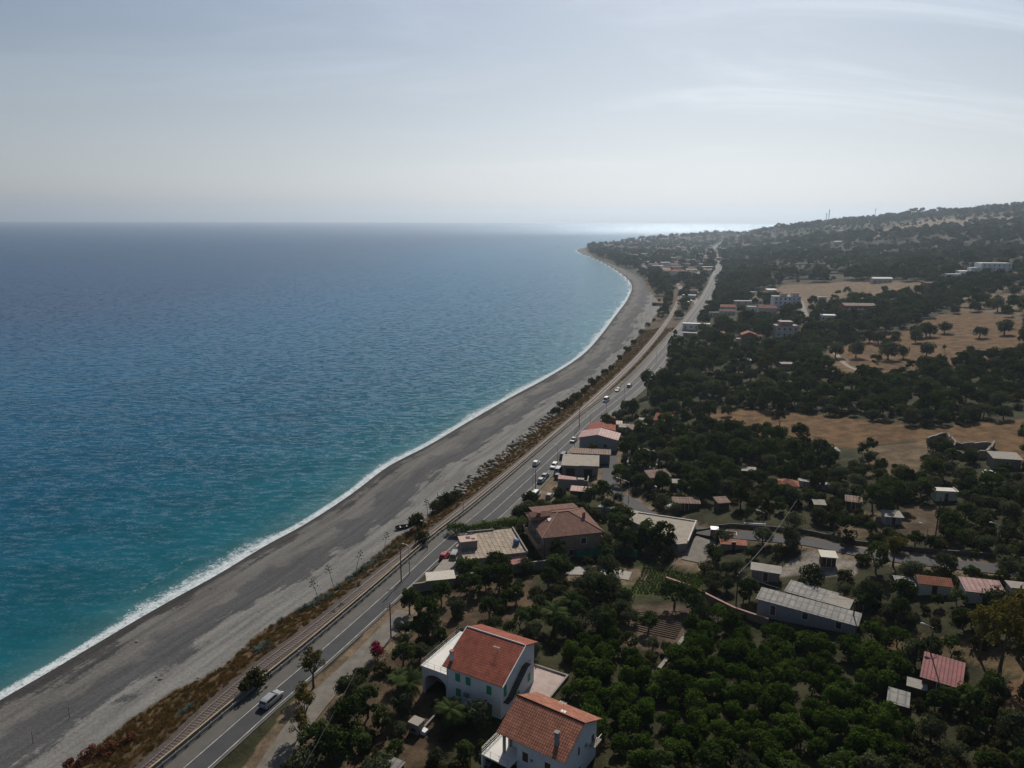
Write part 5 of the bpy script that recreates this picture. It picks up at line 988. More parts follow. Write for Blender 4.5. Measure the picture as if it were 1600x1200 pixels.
# --- ridge pines and town trees
for k, (px, py, s) in enumerate([(1366,326,.6),(1372,326,.5),(1379,326,.5),(1384,325,.55),(1388,325,.5),(1402,324,.7),(1408,323,.9),(1413,322,.9),(1420,320,1.0),(1426,320,1.3),(1431,320,1.2),(1437,320,1.0),(1442,320,1.2),(1449,321,.9),(1455,322,.8),(1460,323,.8),(1468,322,1.0),(1476,322,.9),(1350,330,.6),(1336,332,.6),(1322,333,.7),(1310,336,.6),(1280,343,1.0),(1270,346,.8),(1572,326,.8),(1550,325,.6)]):
    x, y, z = atY(px, py + 2, 2150 if px < 1500 else 1900); z = float(T([[x, y]])[0]); plant('pine', (x, y, z), s * 2.0, 'small dark pine on the skyline of the hill', 'tree', 'pines along the hill crest')
# --- candidate planting over the whole land
def tree_rows():
    r = np.random.default_rng(5); out = []
    for (y0, y1, sp) in [(62, 130, 2.9), (130, 200, 3.3), (200, 300, 4.0), (300, 430, 5.0), (430, 700, 7.0), (700, 1200, 9), (1200, 2000, 12), (2000, 3300, 16)]:
        xs = np.arange(-.45 * y1 if y1 < 400 else -50, 1.12 * y1 + 20, sp); ys = np.arange(y0, y1, sp); gx, gy = np.meshgrid(xs, ys); p = np.stack([gx.ravel(), gy.ravel()], 1) + r.uniform(-.48, .48, (gx.size, 2)) * sp; out.append(np.c_[p, np.full(len(p), sp)])
    C = np.concatenate(out); z = T(C[:, :2]); P = proj(np.c_[C[:, :2], z]); m = (P[:, 0] > -60) & (P[:, 0] < 1960) & (P[:, 1] < 1330); m &= polydist(C[:, :2], VEG)[0] > 2
    C, z, P = C[m], z[m], P[m]; l1 = polydist(C[:, :2], LINE1)[0]; m = (l1 > 8) | ((l1 < -7) & (C[:, 1] > 600) & (polydist(C[:, :2], VEG)[0] > 5)); return C[m], z[m], P[m]
C, Zc, Pc = tree_rows()
CITRUS = [(835, 1100), (850, 1060), (900, 1000), (935, 985), (1000, 1035), (1032, 1050), (1100, 960), (1180, 985), (1330, 990), (1400, 1000), (1440, 1060), (1400, 1100), (1440, 1210), (1000, 1210), (950, 1180), (900, 1105)]
BRIGHTF = [([(840, 780), (1000, 770), (1010, 800), (1000, 880), (900, 880)], .8), ([(930, 840), (1010, 850), (1070, 850), (1060, 890), (950, 895)], .9)]
OPEN = [z_[0] for z_ in ZONES[:6]]; SOILP = [z_[0] for z_ in ZONES[6:]]
jit = np.random.default_rng(9); R0 = jit.random(len(C)); R1v = jit.random(len(C)); RS = jit.uniform(.62, 1.28, len(C)); RS = np.where(np.hypot(C[:, 0], C[:, 1]) > 850, RS ** 1.9, RS)
dist = np.linalg.norm(C[:, :2], axis=1)
inC = inpoly(Pc, CITRUS); prob = np.where(np.linalg.norm(C[:, :2], axis=1) < 260, .84, .70)
clump = np.sin(C[:, 0] * .05 + 2) * np.sin(C[:, 1] * .043 + C[:, 0] * .02) + .5 * np.sin(C[:, 0] * .13) * np.sin(C[:, 1] * .11)
prob += np.clip(clump, -1, .3) * .5
town = inpoly(Pc, TOWN)
hill = (dist > 900) & ~town; lowc = np.sin(C[:, 0] * .0065 + 1) * np.sin(C[:, 1] * .014 + C[:, 0] * .004) + .6 * np.sin(C[:, 0] * .017 + C[:, 1] * .004) * np.sin(C[:, 1] * .035); prob[hill] = np.clip(.58 + lowc[hill] * .6 + clump[hill] * .15, .10, .97)
for z_ in OPEN: prob[inpoly(Pc, z_)] = .02
prob[inpoly(Pc, ZONES[4][0])] = .25; prob[inpoly(Pc, ZONES[5][0])] = .25; prob[inpoly(Pc, ZONES[3][0])] = .10
for z_ in SOILP: prob[inpoly(Pc, z_)] = .16
prob[inpoly(Pc, [(955, 945), (960, 925), (990, 870), (1115, 898), (1085, 950)])] = .03; prob[inpoly(Pc, ZONES[6][0])] = .22
prob[inpoly(Pc, ZONES[7][0])] = .30
prob[inpoly(Pc, [(1200, 412), (1330, 408), (1335, 442), (1200, 444)])] = .22
town = inpoly(Pc, TOWN); prob[town] = .40
prob[inC] = .92
fr = free(C[:, :2], np.where(inC, 1.6, C[:, 2] * .3))
if TAKEN:
    TK = np.array(TAKEN); 
    for i in range(0, len(C), 4000): fr[i:i + 4000] &= (np.linalg.norm(C[i:i + 4000, None, :2] - TK[None, :, :2], axis=2) - TK[None, :, 2]).min(1) > .4
sel = np.where((R0 < prob) & fr)[0]
near_b = np.where(dist[sel] < 760)[0]
drop = []
for i in near_b:
    j = sel[i]; s = C[j, 2] * .5 * RS[j]; h_ = 4 if dist[j] < 300 else 5 if dist[j] < 450 else 8
    if hidden(C[j, 0], C[j, 1], Zc[j], h_, s * .8): drop.append(i)
sel = np.delete(sel, drop)
print('candidates', len(C), 'planted', len(sel))
kinds = {'citrus': [], 'broad': [], 'olive': [], 'scrub': []}
for j in sel:
    d = dist[j]; sp = C[j, 2]
    if inC[j]: kinds['citrus'].append((j, sp * .5 / 2.3 * 1.26 * RS[j] ** .8))
    elif d < 480:
        q = R1v[j]
        if q < (.50 if d < 200 else .40): kinds['scrub'].append((j, sp * .5 / 1.5 * RS[j] * 1.05))
        elif q < .72: kinds['broad'].append((j, sp * .5 / 3.2 * RS[j] * 1.5))
        else: kinds['olive'].append((j, sp * .5 / 3.0 * RS[j] * 1.35))
    else:
        q = R1v[j]; kinds['broad' if q < .6 else 'olive' if q < .85 else 'scrub'].append((j, sp * (.5 / 3.2 if q < .6 else .5 / 3.0 if q < .85 else .5 / 1.5) * RS[j] * (1.2 if d < 1000 else .95 if d < 1800 else .72)))
INFO = {'citrus': ('dense dark green citrus tree in the large orchard at the lower right', 'citrus trees of the orchard', 'tree'), 'broad': ('dark leafy tree in the gardens and woods inland of the coast road', 'leafy trees inland of the road', 'tree'),
        'olive': ('grey green olive tree among the gardens inland of the coast road', 'grey green trees inland of the road', 'tree'), 'scrub': ('low green shrub in the rough ground inland of the coast road', 'shrubs inland of the road', 'shrub')}
def gn_scatter(name, pts, src, kind='stuff', label=None, cat=None):
    """many like plants as one object: instances on the points of a mesh"""
    pts = np.array(pts, float)
    me = bpy.data.meshes.new(name); me.vertices.add(len(pts)); me.vertices.foreach_set('co', pts[:, :3].astype(np.float32).ravel()); attr(me, 'turn', pts[:, 4]); attr(me, 'size', pts[:, 3])
    o = link(name, me); ng = bpy.data.node_groups.new(name, 'GeometryNodeTree'); ng.interface.new_socket('Geometry', in_out='INPUT', socket_type='NodeSocketGeometry'); ng.interface.new_socket('Geometry', in_out='OUTPUT', socket_type='NodeSocketGeometry')
    gi = ng.nodes.new('NodeGroupInput'); go = ng.nodes.new('NodeGroupOutput'); mp = ng.nodes.new('GeometryNodeMeshToPoints'); ip = ng.nodes.new('GeometryNodeInstanceOnPoints'); jn = ng.nodes.new('GeometryNodeJoinGeometry')
    ng.links.new(gi.outputs[0], mp.inputs['Mesh']); ng.links.new(mp.outputs[0], ip.inputs['Points']); ip.inputs['Pick Instance'].default_value = True
    gt = ng.nodes.new('GeometryNodeGeometryToInstance')
    for s_ in src:
        oi = ng.nodes.new('GeometryNodeObjectInfo'); oi.inputs['Object'].default_value = s_; oi.inputs['As Instance'].default_value = True; ng.links.new(oi.outputs['Geometry'], gt.inputs[0])
    ng.links.new(gt.outputs[0], ip.inputs['Instance'])
    def na(n_, t='FLOAT'): a = ng.nodes.new('GeometryNodeInputNamedAttribute'); a.data_type = t; a.inputs['Name'].default_value = n_; return a.outputs[0]
    cx = ng.nodes.new('ShaderNodeCombineXYZ'); ng.links.new(na('turn'), cx.inputs[2]); ng.links.new(cx.outputs[0], ip.inputs['Rotation']); ng.links.new(na('size'), ip.inputs['Scale'])
    ng.links.new(ip.outputs[0], go.inputs[0]); md = o.modifiers.new('scatter', 'NODES'); md.node_group = ng; tag(o, label, cat, None, kind); return o
for kd, lst in kinds.items():
    lst.sort(key=lambda t: -t[1] * {'citrus': 2.3, 'broad': 3.2, 'olive': 3.0, 'scrub': 1.5}[kd] / dist[t[0]] * (1.0 if -20 < Pc[t[0], 0] < 1620 and Pc[t[0], 1] < 1225 else .001)); lb, gr, ct = INFO[kd]; src = []
    for j, s in lst[:270]:
        o = plant(kd, (C[j, 0], C[j, 1], Zc[j] - .05), s, lb, ct, gr); src.append(o.children[0] if o.children else None)
    rest = lst[270:]
    bpy.context.view_layer.update()
    sr = [c for o in COL.objects if o.name.startswith(NAMES[kd]) for c in o.children if c.name.startswith(('crown', 'foliage'))]
    um = {}; [um.setdefault(c.data.name, c) for c in sr]; um = list(um.values())
    if rest:
        ge = np.random.default_rng(3); parts = np.array_split(np.arange(len(rest)), 1)
        pts = [(C[j, 0], C[j, 1], Zc[j] - .1 - (.35 * s if dist[j] > 480 else 0), s, vr.uniform(0, 6.28)) for j, s in rest]
        gn_scatter({'citrus': 'orchard_rows', 'broad': 'woodland', 'olive': 'olive_groves', 'scrub': 'scrubland'}[kd], pts, um)
# ------------------------------------------------------------------ railway
def frame(poly, s):
    L = np.r_[0, np.cumsum(np.linalg.norm(np.diff(poly[:, :2], axis=0), axis=1))]; p = np.array([np.interp(s, L, poly[:, k]) for k in range(poly.shape[1])]); q = np.array([np.interp(s + .5, L, poly[:, k]) for k in range(2)]); t = q - p[:2]; t /= np.linalg.norm(t); return p, t, L[-1]
ribbon('ballast_bed', RL, -2.1, 2.1, 0.10, M_ballast, skirt=0.6)
rw = empty('railway_track', (RL[20][0], RL[20][1], 5.2), 0, 'single railway track on brown ballast running between the beach and the coast road', 'railway')
def local(o, P): return np.asarray(P, float) - np.array(o.location)
for off_ in (-.7525, .7525):
    A = offset(RL, off_ - .06); B = offset(RL, off_ + .06); n = len(RL); z = RL[:, 2] + .27
    V = np.concatenate([np.c_[A, z - .16], np.c_[A, z], np.c_[B, z], np.c_[B, z - .16]]); ix = np.arange(4 * n).reshape(4, n)
    Q = np.concatenate([np.stack([ix[i, :-1], ix[i + 1, :-1], ix[i + 1, 1:], ix[i, 1:]], -1) for i in range(3)]); link('rail', npmesh('rail', local(rw, V), Q, [M_steel]), rw)
sm = MB().box(-.10, .10, -1.2, 1.2, -.1, .012).mesh('sleeper', M_sleeper); rest = MB(); _, _, LL = frame(RL, 0); cnt = 0; s_ = 40.0
while s_ < min(LL, 900):
    p, t, _ = frame(RL, s_); px = proj([(p[0], p[1], 5.4)])[0]
    if px[1] < 1230:
        if cnt < 100:
            o = link('sleeper', sm, rw, local(rw, (p[0], p[1], p[2] + .12))); o.rotation_euler = (0, 0, math.atan2(t[1], t[0])); cnt += 1
        else:
            n_ = np.array([-t[1], t[0]]); c = p[:2]; V = [(*(c + t * a + n_ * b), p[2] + z) for z in (.0, .132) for b in (-1.25, 1.25) for a in (-.14, .14)]
            rest.add(local(rw, V), [(4, 5, 7, 6), (0, 1, 5, 4), (1, 3, 7, 5), (3, 2, 6, 7), (2, 0, 4, 6)])
    s_ += .62
o = rest.obj('sleepers', M_sleeper, rw); o['kind'] = 'stuff'
# parapet between railway and road, guard rail on the road side
pw = empty('parapet_wall', (L1[15][0], L1[15][1], 5.5), 0, 'low dark parapet with a yellowish sunlit coping between the railway and the coast road', 'wall')
LP = L1[(L1[:, 1] < 520)]
def strip_solid(line, a, b, z0, z1):
    A, B = offset(line, a), offset(line, b); n = len(line); z = line[:, 2]; V = np.concatenate([np.c_[A, z + z0], np.c_[A, z + z1], np.c_[B, z + z1], np.c_[B, z + z0]]); ix = np.arange(4 * n).reshape(4, n)
    return V, np.concatenate([np.stack([ix[i, :-1], ix[i + 1, :-1], ix[i + 1, 1:], ix[i, 1:]], -1) for i in range(3)])
V, Q = strip_solid(LP, -3.62, -3.38, -.6, 1.0); link('wall_face', npmesh('wall_face', local(pw, V), Q, [W_conc]), pw)
V, Q = strip_solid(LP, -3.63, -3.37, 1.0, 1.10); link('coping', npmesh('coping', local(pw, V), Q, [wearmat('sunlit_yellow_coping', (.34, .26, .16), amt=.3)]), pw)  # yellow sunlight on the wall top is put into the coping colour
gr_ = empty('guard_rail', (L1[15][0], L1[15][1], 5.5), 0, 'grey steel guard rail on posts along the sea side of the coast road', 'guard rail')
for z0, z1 in ((.32, .48), (.58, .76)): V, Q = strip_solid(LP, -2.98, -2.90, z0, z1); link('beam', npmesh('beam', local(gr_, V), Q, [W_metal]), gr_)
pm = MB().box(-.06, .06, -.06, .06, -.3, .8).mesh('post', W_metal); cnt = 0; LO = np.c_[offset(LP, -3.06), LP[:, 2]]; _, _, LL = frame(LO, 0); s_ = 60.
while s_ < LL and cnt < 95:
    p, t, _ = frame(LO, s_); s_ += 2.4
    if proj([(p[0], p[1], 6)])[0][1] < 1225: o = link('post', pm, gr_, local(gr_, p)); o.rotation_euler = (0, 0, math.atan2(t[1], t[0])); cnt += 1
# ------------------------------------------------------------------ cars
def paint(name, col, metal=0.0):
    m, nt, out = newmat(name); tc = node(nt, 'ShaderNodeTexCoord').outputs['Object']; k = maprange(nt, noise(nt, tc, 2.0, 3, 0.6), .3, .7, .9, 1.06)
    pbsdf(nt, out, mixc(nt, 1.0, (*col, 1), node(nt, 'ShaderNodeCombineColor', {0: k, 1: k, 2: k}).outputs[0], 'MULTIPLY'), .32, .5, metal); return m
PA = {'white': paint('white_paint', (.70, .70, .69)), 'silver': paint('silver_paint', (.27, .28, .29), .3), 'grey': paint('grey_paint', (.20, .21, .22)), 'dark': paint('dark_paint', (.035, .038, .045)), 'red': paint('red_paint', (.28, .030, .025)), 'blue': paint('blue_paint', (.05, .08, .16))}
M_tyre = wearmat('tyre_rubber', (.022, .022, .022)); M_lamp = paint('lamp_lens', (.75, .75, .70)); M_tail = paint('tail_lens', (.35, .02, .02))
def car(p, head, col, label, kind='hatch', cat='car', group=None):
    """local x forward"""
    o = empty('parked_car' if 'parked' in label else 'car', (p[0], p[1], p[2]), head, label, cat, group); m = PA[col]
    L, W2, roofz = {'hatch': (4.0, .86, 1.5), 'estate': (4.6, .9, 1.48), 'van': (4.9, .98, 2.05)}[kind]; h = L / 2
    hood = {'hatch': .95, 'estate': 1.1, 'van': .75}[kind]
    def loft(secs, nm, mat, par):
        """cross sections along x: (x, half width, z0, z1)"""
        mb = MB(); n = len(secs); V = []
        for x, w_, z0, z1 in secs: V += [(x, -w_, z0), (x, -w_, (z0 + z1) / 2), (x, -w_ * .90, z1), (x, w_ * .90, z1), (x, w_, (z0 + z1) / 2), (x, w_, z0)]
        Fc = [tuple(range(6)), tuple(range(6 * n - 6, 6 * n))[::-1]]
        for i in range(n - 1):
            for k in range(6): Fc.append((6 * i + k, 6 * (i + 1) + k, 6 * (i + 1) + (k + 1) % 6, 6 * i + (k + 1) % 6))
        return mb.add(V, Fc).obj(nm, mat, par)
    bd = loft([(-h, W2 * .86, .42, .78), (-h + .15, W2 * .96, .28, .92), (-h + .8, W2, .26, .95), (0, W2, .26, .95), (h - hood, W2, .26, .93), (h - .3, W2 * .95, .28, .80), (h, W2 * .80, .40, .66)], 'body', m, o)
    rb = -h + (.12 if kind != 'hatch' else .2); cab = loft([(rb, W2 * .84, .93, .96), (rb + .28, W2 * .82, .93, roofz - .1), (rb + .7, W2 * .80, .93, roofz), (h - hood - 1.0, W2 * .80, .93, roofz), (h - hood - .75, W2 * .82, .93, roofz - .07), (h - hood - .02, W2 * .86, .92, .95)], 'cabin', m, o)
    e = .012; x0, x1 = rb + .42, h - hood - .75
    for sd in (-1, 1):
        y = sd * (W2 * .815 + e); MB().add([(x0, y, .99), (x1 + .35, y, .99), (x1, y * .965, roofz - .12), (x0 + .1, y * .965, roofz - .12)], [(0, 1, 2, 3)]).add([(x0, y - sd * .06, .99), (x1 + .35, y - sd * .06, .99), (x1, y * .965 - sd * .06, roofz - .12), (x0 + .1, y * .965 - sd * .06, roofz - .12)], [(3, 2, 1, 0)]).add([], []).obj('side_window', M_glass, o) if False else MB().slab([(x0, y, .99), (x1 + .35, y, .99), (x1, y * .965, roofz - .12), (x0 + .1, y * .965, roofz - .12)], .04).obj('side_window', M_glass, o)
    MB().slab([(h - hood + .02, -W2 * .72, 1.0), (h - hood + .02, W2 * .72, 1.0), (h - hood - .70, W2 * .66, roofz - .03), (h - hood - .70, -W2 * .66, roofz - .03)], .03).obj('windscreen', M_glass, o)
    MB().slab([(rb + .01, W2 * .7, 1.03), (rb + .01, -W2 * .7, 1.03), (rb + .27, -W2 * .66, roofz - .12), (rb + .27, W2 * .66, roofz - .12)], .03).obj('rear_window', M_glass, o)
    for x in (-h + .78, h - .78):
        for sd in (-1, 1):
            wh = MB().tube([(x, sd * (W2 - .19), .31), (x, sd * (W2 + .01), .31)], .31, 14).obj('wheel', M_tyre, o); MB().tube([(x, sd * (W2 + .005), .31), (x, sd * (W2 + .02), .31)], .19, 10).obj('rim', W_metal, wh)
    for sd in (-1, 1): MB().box(h - .22, h - .03, sd * W2 * .66 - .14, sd * W2 * .66 + .14, .60, .74).obj('headlight', M_lamp, o); MB().box(-h - .01, -h + .12, sd * W2 * .70 - .10, sd * W2 * .70 + .10, .66, .86).obj('tail_light', M_tail, o)
    return o
def road_dir(y):
    i = np.argmin(np.abs(L1[:, 1] - y)); t = L1[i + 1] - L1[i - 1]; return math.atan2(t[1], t[0])
for px, py, col, kd, dirn, off_, lb in [
 (424, 1097, 'silver', 'estate', 1, 0, 'silver estate car driving alone on the coast road at the lower left'), (838, 726, 'white', 'hatch', 1, 0, 'white car driving in the sea side lane level with the roadside row'), (866, 730, 'white', 'estate', -1, 0, 'white car at the kerb just above the parked pair'),
 (852, 746, 'grey', 'hatch', 1, 0, 'dark grey parked car, upper of a pair at the roadside'), (846, 753, 'silver', 'hatch', 1, 0, 'pale silver parked car, lower of a pair at the roadside'), (837, 776, 'white', 'van', 1, 0, 'white parked van by the utility poles at the start of the gravel lay-by'),
 (872, 746, 'dark', 'hatch', 1, 0, 'dark parked car beside the lay-by wall'), (873, 738, 'silver', 'van', 1, 0, 'pale parked van under the edge of the open fronted building'), (859, 778, 'grey', 'hatch', 1, 0, 'small grey parked car at the bottom corner of the gravel lay-by'),
 (881, 715, 'dark', 'van', 1, 0, 'black parked van beside the open fronted concrete building'), (896, 690, 'silver', 'hatch', -1, 0, 'silver car on the road beside the pink roofed workshop'),
 (947, 627, 'white', 'van', -1, 0, 'white van coming down the road, nearest of three spaced vehicles'), (965, 611, 'white', 'hatch', -1, 0, 'white car in the middle of three spaced vehicles on the road'), (983.5, 604, 'grey', 'estate', 1, 0, 'dark grey car, farthest of three spaced vehicles on the road'),
 (1076, 474, 'white', 'van', 1, 0, 'white parked van where the road bends near the flat roofed restaurant'), (1080, 471, 'silver', 'hatch', 1, 0, 'silver parked car in front of the white parked van at the bend'), (1074, 478, 'white', 'hatch', 1, 0, 'white parked car behind the white van at the bend'), (1090, 458, 'white', 'hatch', 1, 0, 'white car beside the pale flat roofed house at the bend'), (1093, 455, 'silver', 'van', 1, 0, 'silver van beside the pale flat roofed house at the bend'), (1116, 431, 'dark', 'hatch', 1, 0, 'dark car on the far straight of the road'), (1122, 410, 'dark', 'van', 1, 0, 'dark van where the far road curves left'), (1119, 405, 'grey', 'hatch', 1, 0, 'grey car just below the far end of the road'), (1117, 420, 'white', 'hatch', -1, 0, 'white car on the far curve of the road'), (1085, 434, 'white', 'van', 1, 0, 'white van on the town side road')]:
    x, y = at(px, py, 5.52); h_ = road_dir(y) + (math.pi if dirn < 0 else 0); car((x, y, 5.52 if -3 < polydist(np.array([[x, y]]), LINE1)[0][0] < 9.5 else max(5.5, float(T([[x, y]])[0]) + .03)), h_, col, lb, kd); EXCL.append((x, y, 2.5))
c = gp(695, 872); car((c.x, c.y, c.z + .06), R(75), 'red', 'red parked car on the forecourt of the flat roofed house', 'hatch'); c = gp(711, 873); car((c.x, c.y, c.z + .06), R(80), 'grey', 'grey parked van with white roof bars on the forecourt', 'van')
c = gp(1548, 744); car((c.x, c.y, c.z + .05), R(-10), 'white', 'white parked car under the trees below the stone shed')
# truck on the side road
c = gp(1129, 841); tk = empty('truck', c + Vector((0, 0, .05)), R(168), 'dark red flatbed truck with a white cab roof on the side road', 'truck')
MB().box(-3.2, 1.0, -1.1, 1.1, .8, 1.0).obj('bed', PA['red'], tk); MB().box(-3.2, -3.1, -1.1, 1.1, 1.0, 1.5).box(-3.1, .95, -1.1, -1.02, 1.0, 1.5).box(-3.1, .95, 1.02, 1.1, 1.0, 1.5).obj('drop_sides', PA['red'], tk)
cb = MB().prism([(-1.05, .5), (1.05, .5), (1.05, 1.5), (.95, 2.3), (-.95, 2.3), (-1.05, 1.5)], 1.1, 2.9).obj('cab', PA['red'], tk); MB().box(1.05, 2.95, -1.0, 1.0, 2.3, 2.42).obj('cab_roof', PA['white'], cb); MB().box(2.89, 2.93, -.9, .9, 1.45, 2.15).obj('windscreen', M_glass, cb)
MB().box(-3.0, 2.7, -.45, .45, .5, .8).obj('chassis', W_black, tk)
for x in (-2.2, 2.0):
    for sd in (-1, 1): MB().tube([(x, sd * .75, .45), (x, sd * 1.05, .45)], .45, 14).obj('wheel', M_tyre, tk)
# ------------------------------------------------------------------ lamps, poles, wires, masts
def street_lamp(p, h_, lb, group, arm=1.2, az=R(150), name='street_lamp'):
    o = empty(name, p, az, lb, 'street lamp', group); MB().tube([(0, 0, -.4), (0, 0, h_ * .6), (0, 0, h_)], [.10, .075, .055], 6).obj('pole', W_metal, o)
    MB().tube([(0, 0, h_ - .05), (arm * .6, 0, h_ + .22), (arm, 0, h_ + .25)], .035, 5).obj('arm', W_metal, o); MB().tube([(arm - .05, 0, h_ + .25), (arm + .3, 0, h_ + .28), (arm + .65, 0, h_ + .25)], [.08, .15, .06], 6).obj('lamp_head', W_trim, o); return o
for px, py, h_ in [(832.5, 772, 8), (871, 732, 8), (897.5, 703, 8), (922, 677, 8), (947, 652, 8), (975, 625, 8), (1003, 597, 8), (1025, 570, 8), (1048, 540, 8), (1066, 515, 8), (724, 803, 7), (640, 897, 7), (668, 858, 7)]:
    x, y = at(px, py, 5.5); street_lamp((x, y, 5.5), h_, 'slim grey street lamp standing at the edge of the coast road', 'street lamps along the coast road', az=road_dir(y) + math.pi / 2)
for px, py, h_, lb in [(1449, 1040, 7, 'street lamp with a bright head beside the crimson roofed shed'), (982, 785, 6, 'street lamp on the corner of the side road behind the roadside row'), (1445, 862, 6, 'street lamp beside the side road near the feathery tree'), (1555, 862, 6, 'street lamp beside the side road towards the right edge'), (1191, 838, 6, 'street lamp on the side road right of the parked truck'), (971, 775, 5, 'short lamp post on the side road just before the corner')]:
    street_lamp(gp(px, py), h_, lb, None)
def pole(p, h_, lb, group=None, arm=True):
    o = empty('utility_pole', p, R(60), lb, 'utility pole', group); MB().tube([(0, 0, -.5), (0, 0, h_)], [.15, .09], 7).obj('pole', B_dark, o)
    if arm: MB().box(-.9, .9, -.05, .05, h_ - .5, h_ - .38).obj('crossarm', B_dark, o); [MB().tube([(x, 0, h_ - .38), (x, 0, h_ - .2)], [.05, .03], 5).obj('insulator', W_trim, o) for x in (-.8, 0, .8)]
    return Vector(p) + Vector((0, 0, h_ - .2))
W = [pole(gp(611, 998), 7.5, 'wooden utility pole beside the garden lane above the bougainvillea'), pole((*at(627, 908, 5.6), 5.6), 8, 'wooden utility pole at the road edge left of the flat roofed house'), pole((*at(836.5, 772, 5.6), 5.6), 7.5, 'dark utility pole next to the first street lamp of the row'), pole(gp(1332, 978), 5.5, 'dark utility pole at the right end of the very long shed'), pole(gp(1345, 982), 4.5, 'leaning short pole right of the pole by the very long shed', arm=False), pole(gp(1150, 945), 7, 'utility pole beside the vegetable plots', None), pole(gp(1448, 1055), 8, 'thin pole touching the left edge of the crimson roof', arm=False), pole(gp(1240, 830), 8, 'pole on the wall above the side road right of the lamp'), pole(gp(905, 668), 8, 'tall dark pole behind the red roofed roadside building', None, False), pole(gp(1460, 850), 11, 'tall white pole at the wooded bend of the side road', None, False), pole(gp(982, 665), 9, 'tall thin pole behind the long brown shed', None, False)]
def wire(a, b, sag, lb):
    o = empty('overhead_wire', a, 0, lb, 'wire'); b = b - a; pts = [b * t + Vector((0, 0, -4 * sag * t * (1 - t))) for t in np.linspace(0, 1, 13)]; MB().tube(pts, .025, 4).obj('cable', W_black, o)
wire(W[0], W[1], .8, 'overhead wire from the lane pole to the road edge pole'); wire(W[1], W[2], 1.6, 'overhead wire along the road to the first lamp of the row'); wire(W[3], W[5], 1.2, 'overhead wire over the very long shed'); wire(W[0], Vector((-30, 70, 13)), 1.0, 'overhead wire running from the lane pole out of the bottom of the photo'); wire(W[5], W[7], 1.2, 'overhead wire from the vegetable plots to the side road pole')
def mast(px, py, Y, h_, lb, lattice=True):
    x, y, z = atY(px, py, Y); z = float(T([[x, y]])[0]); o = empty('radio_mast', (x, y, z), 0, lb, 'mast'); m = MB(); r = h_ * .035
    if lattice:
        for a in range(3): m.tube([(math.cos(a * 2.09) * r, math.sin(a * 2.09) * r, -2), (math.cos(a * 2.09) * r * .4, math.sin(a * 2.09) * r * .4, h_)], .35, 4)
        for k in range(9): q = r * (1 - .6 * k / 9); m.tube([(math.cos(a * 2.09) * q, math.sin(a * 2.09) * q, h_ * k / 9) for a in (0, 1, 2, 3)], .25, 4)
    else: m.tube([(0, 0, -2), (0, 0, h_)], [.7, .4], 6)
    m.obj('tower', W_metal, o); d = MB(); [d.tube([(math.cos(a) * 1.2, math.sin(a) * 1.2, h_ * .86), (math.cos(a) * 1.2, math.sin(a) * 1.2, h_ * .98)], .5, 5) for a in (0, 2.1, 4.2)]; d.obj('antennas', W_trim, o)
mast(1295, 341, 2300, 44, 'tall lattice radio mast on the hill crest left of the lone mast'); mast(1291, 341, 2300, 34, 'shorter lattice radio mast beside the tallest one on the crest'); mast(1368, 330, 2200, 34, 'lone radio mast on the crest left of the pine clump', False); mast(1524, 324, 2200, 18, 'thin distant mast on the crest right of the pine clump', False); mast(1303, 339, 2300, 14, 'tiny mast right of the lattice pair on the crest', False)
# ------------------------------------------------------------------ beach
def boat(p, rz, L, lb, col='white'):
    o = empty('small_boat', p, rz, lb, 'boat'); n = 7; V = []
    for i in range(n):
        t = i / (n - 1); x = (t - .5) * L; w_ = .9 * L / 4.2 * (1 - max(0, t - .45) ** 2 / .3025) * (.85 + .15 * min(1, t * 5)); V += [(x, -w_, .62 + .2 * t * t), (x, -w_ * .72, .12), (x, 0, 0), (x, w_ * .72, .12), (x, w_, .62 + .2 * t * t)]
    Fc = [tuple(range(5))]
    for i in range(n - 1):
        for k in range(4): Fc.append((5 * i + k, 5 * i + k + 1, 5 * i + 6 + k, 5 * i + 5 + k))
    me = MB().add(V, Fc).obj('hull', PA[col], o); sm_ = me.modifiers.new('thick', 'SOLIDIFY'); sm_.thickness = .05
    for x in (-.25, .15): MB().box(x * L - .12, x * L + .12, -.6 * L / 4.2, .6 * L / 4.2, .42, .46).obj('thwart', W_cream, o)
    MB().box(-.5 * L - .25, -.5 * L + .02, -.15, .15, .1, .95).obj('outboard', W_black, o); return o
x, y = at(699, 776, 2.6); boat((x, y, float(T([[x, y]])[0])), R(8), 5.5, 'white boat drawn up on the beach beside the boulders')
x, y = at(632, 826, 2.6); boat((x, y, float(T([[x, y]])[0]) + .05), R(20), 4.5, 'dark small boat on the sand beside a round green bush', 'dark')
x, y = at(872, 386, 0); boat((x, y, -.1), R(10), 9, 'tiny dark boat out on the sea, right of the other one', 'dark'); x, y = at(850, 386, 0); boat((x, y, -.1), R(-20), 7, 'tiny dark boat out on the sea, left of the other one', 'dark')
for px, py, lb in [(109, 1122, 'thin dark pole standing in the sand nearest the water'), (52, 1162, 'thin dark pole standing in the sand at the left edge')]:
    x, y = at(px, py, 1.8); z = float(T([[x, y]])[0]); o = empty('beach_pole', (x, y, z), 0, lb, 'pole'); MB().tube([(0, 0, -.3), (0, 0, 2.1)], [.05, .035], 6).obj('shaft', W_wood, o); MB().tube([(0, 0, 1.9), (.12, 0, 2.15)], [.05, .02], 5).obj('tip', W_wood, o)
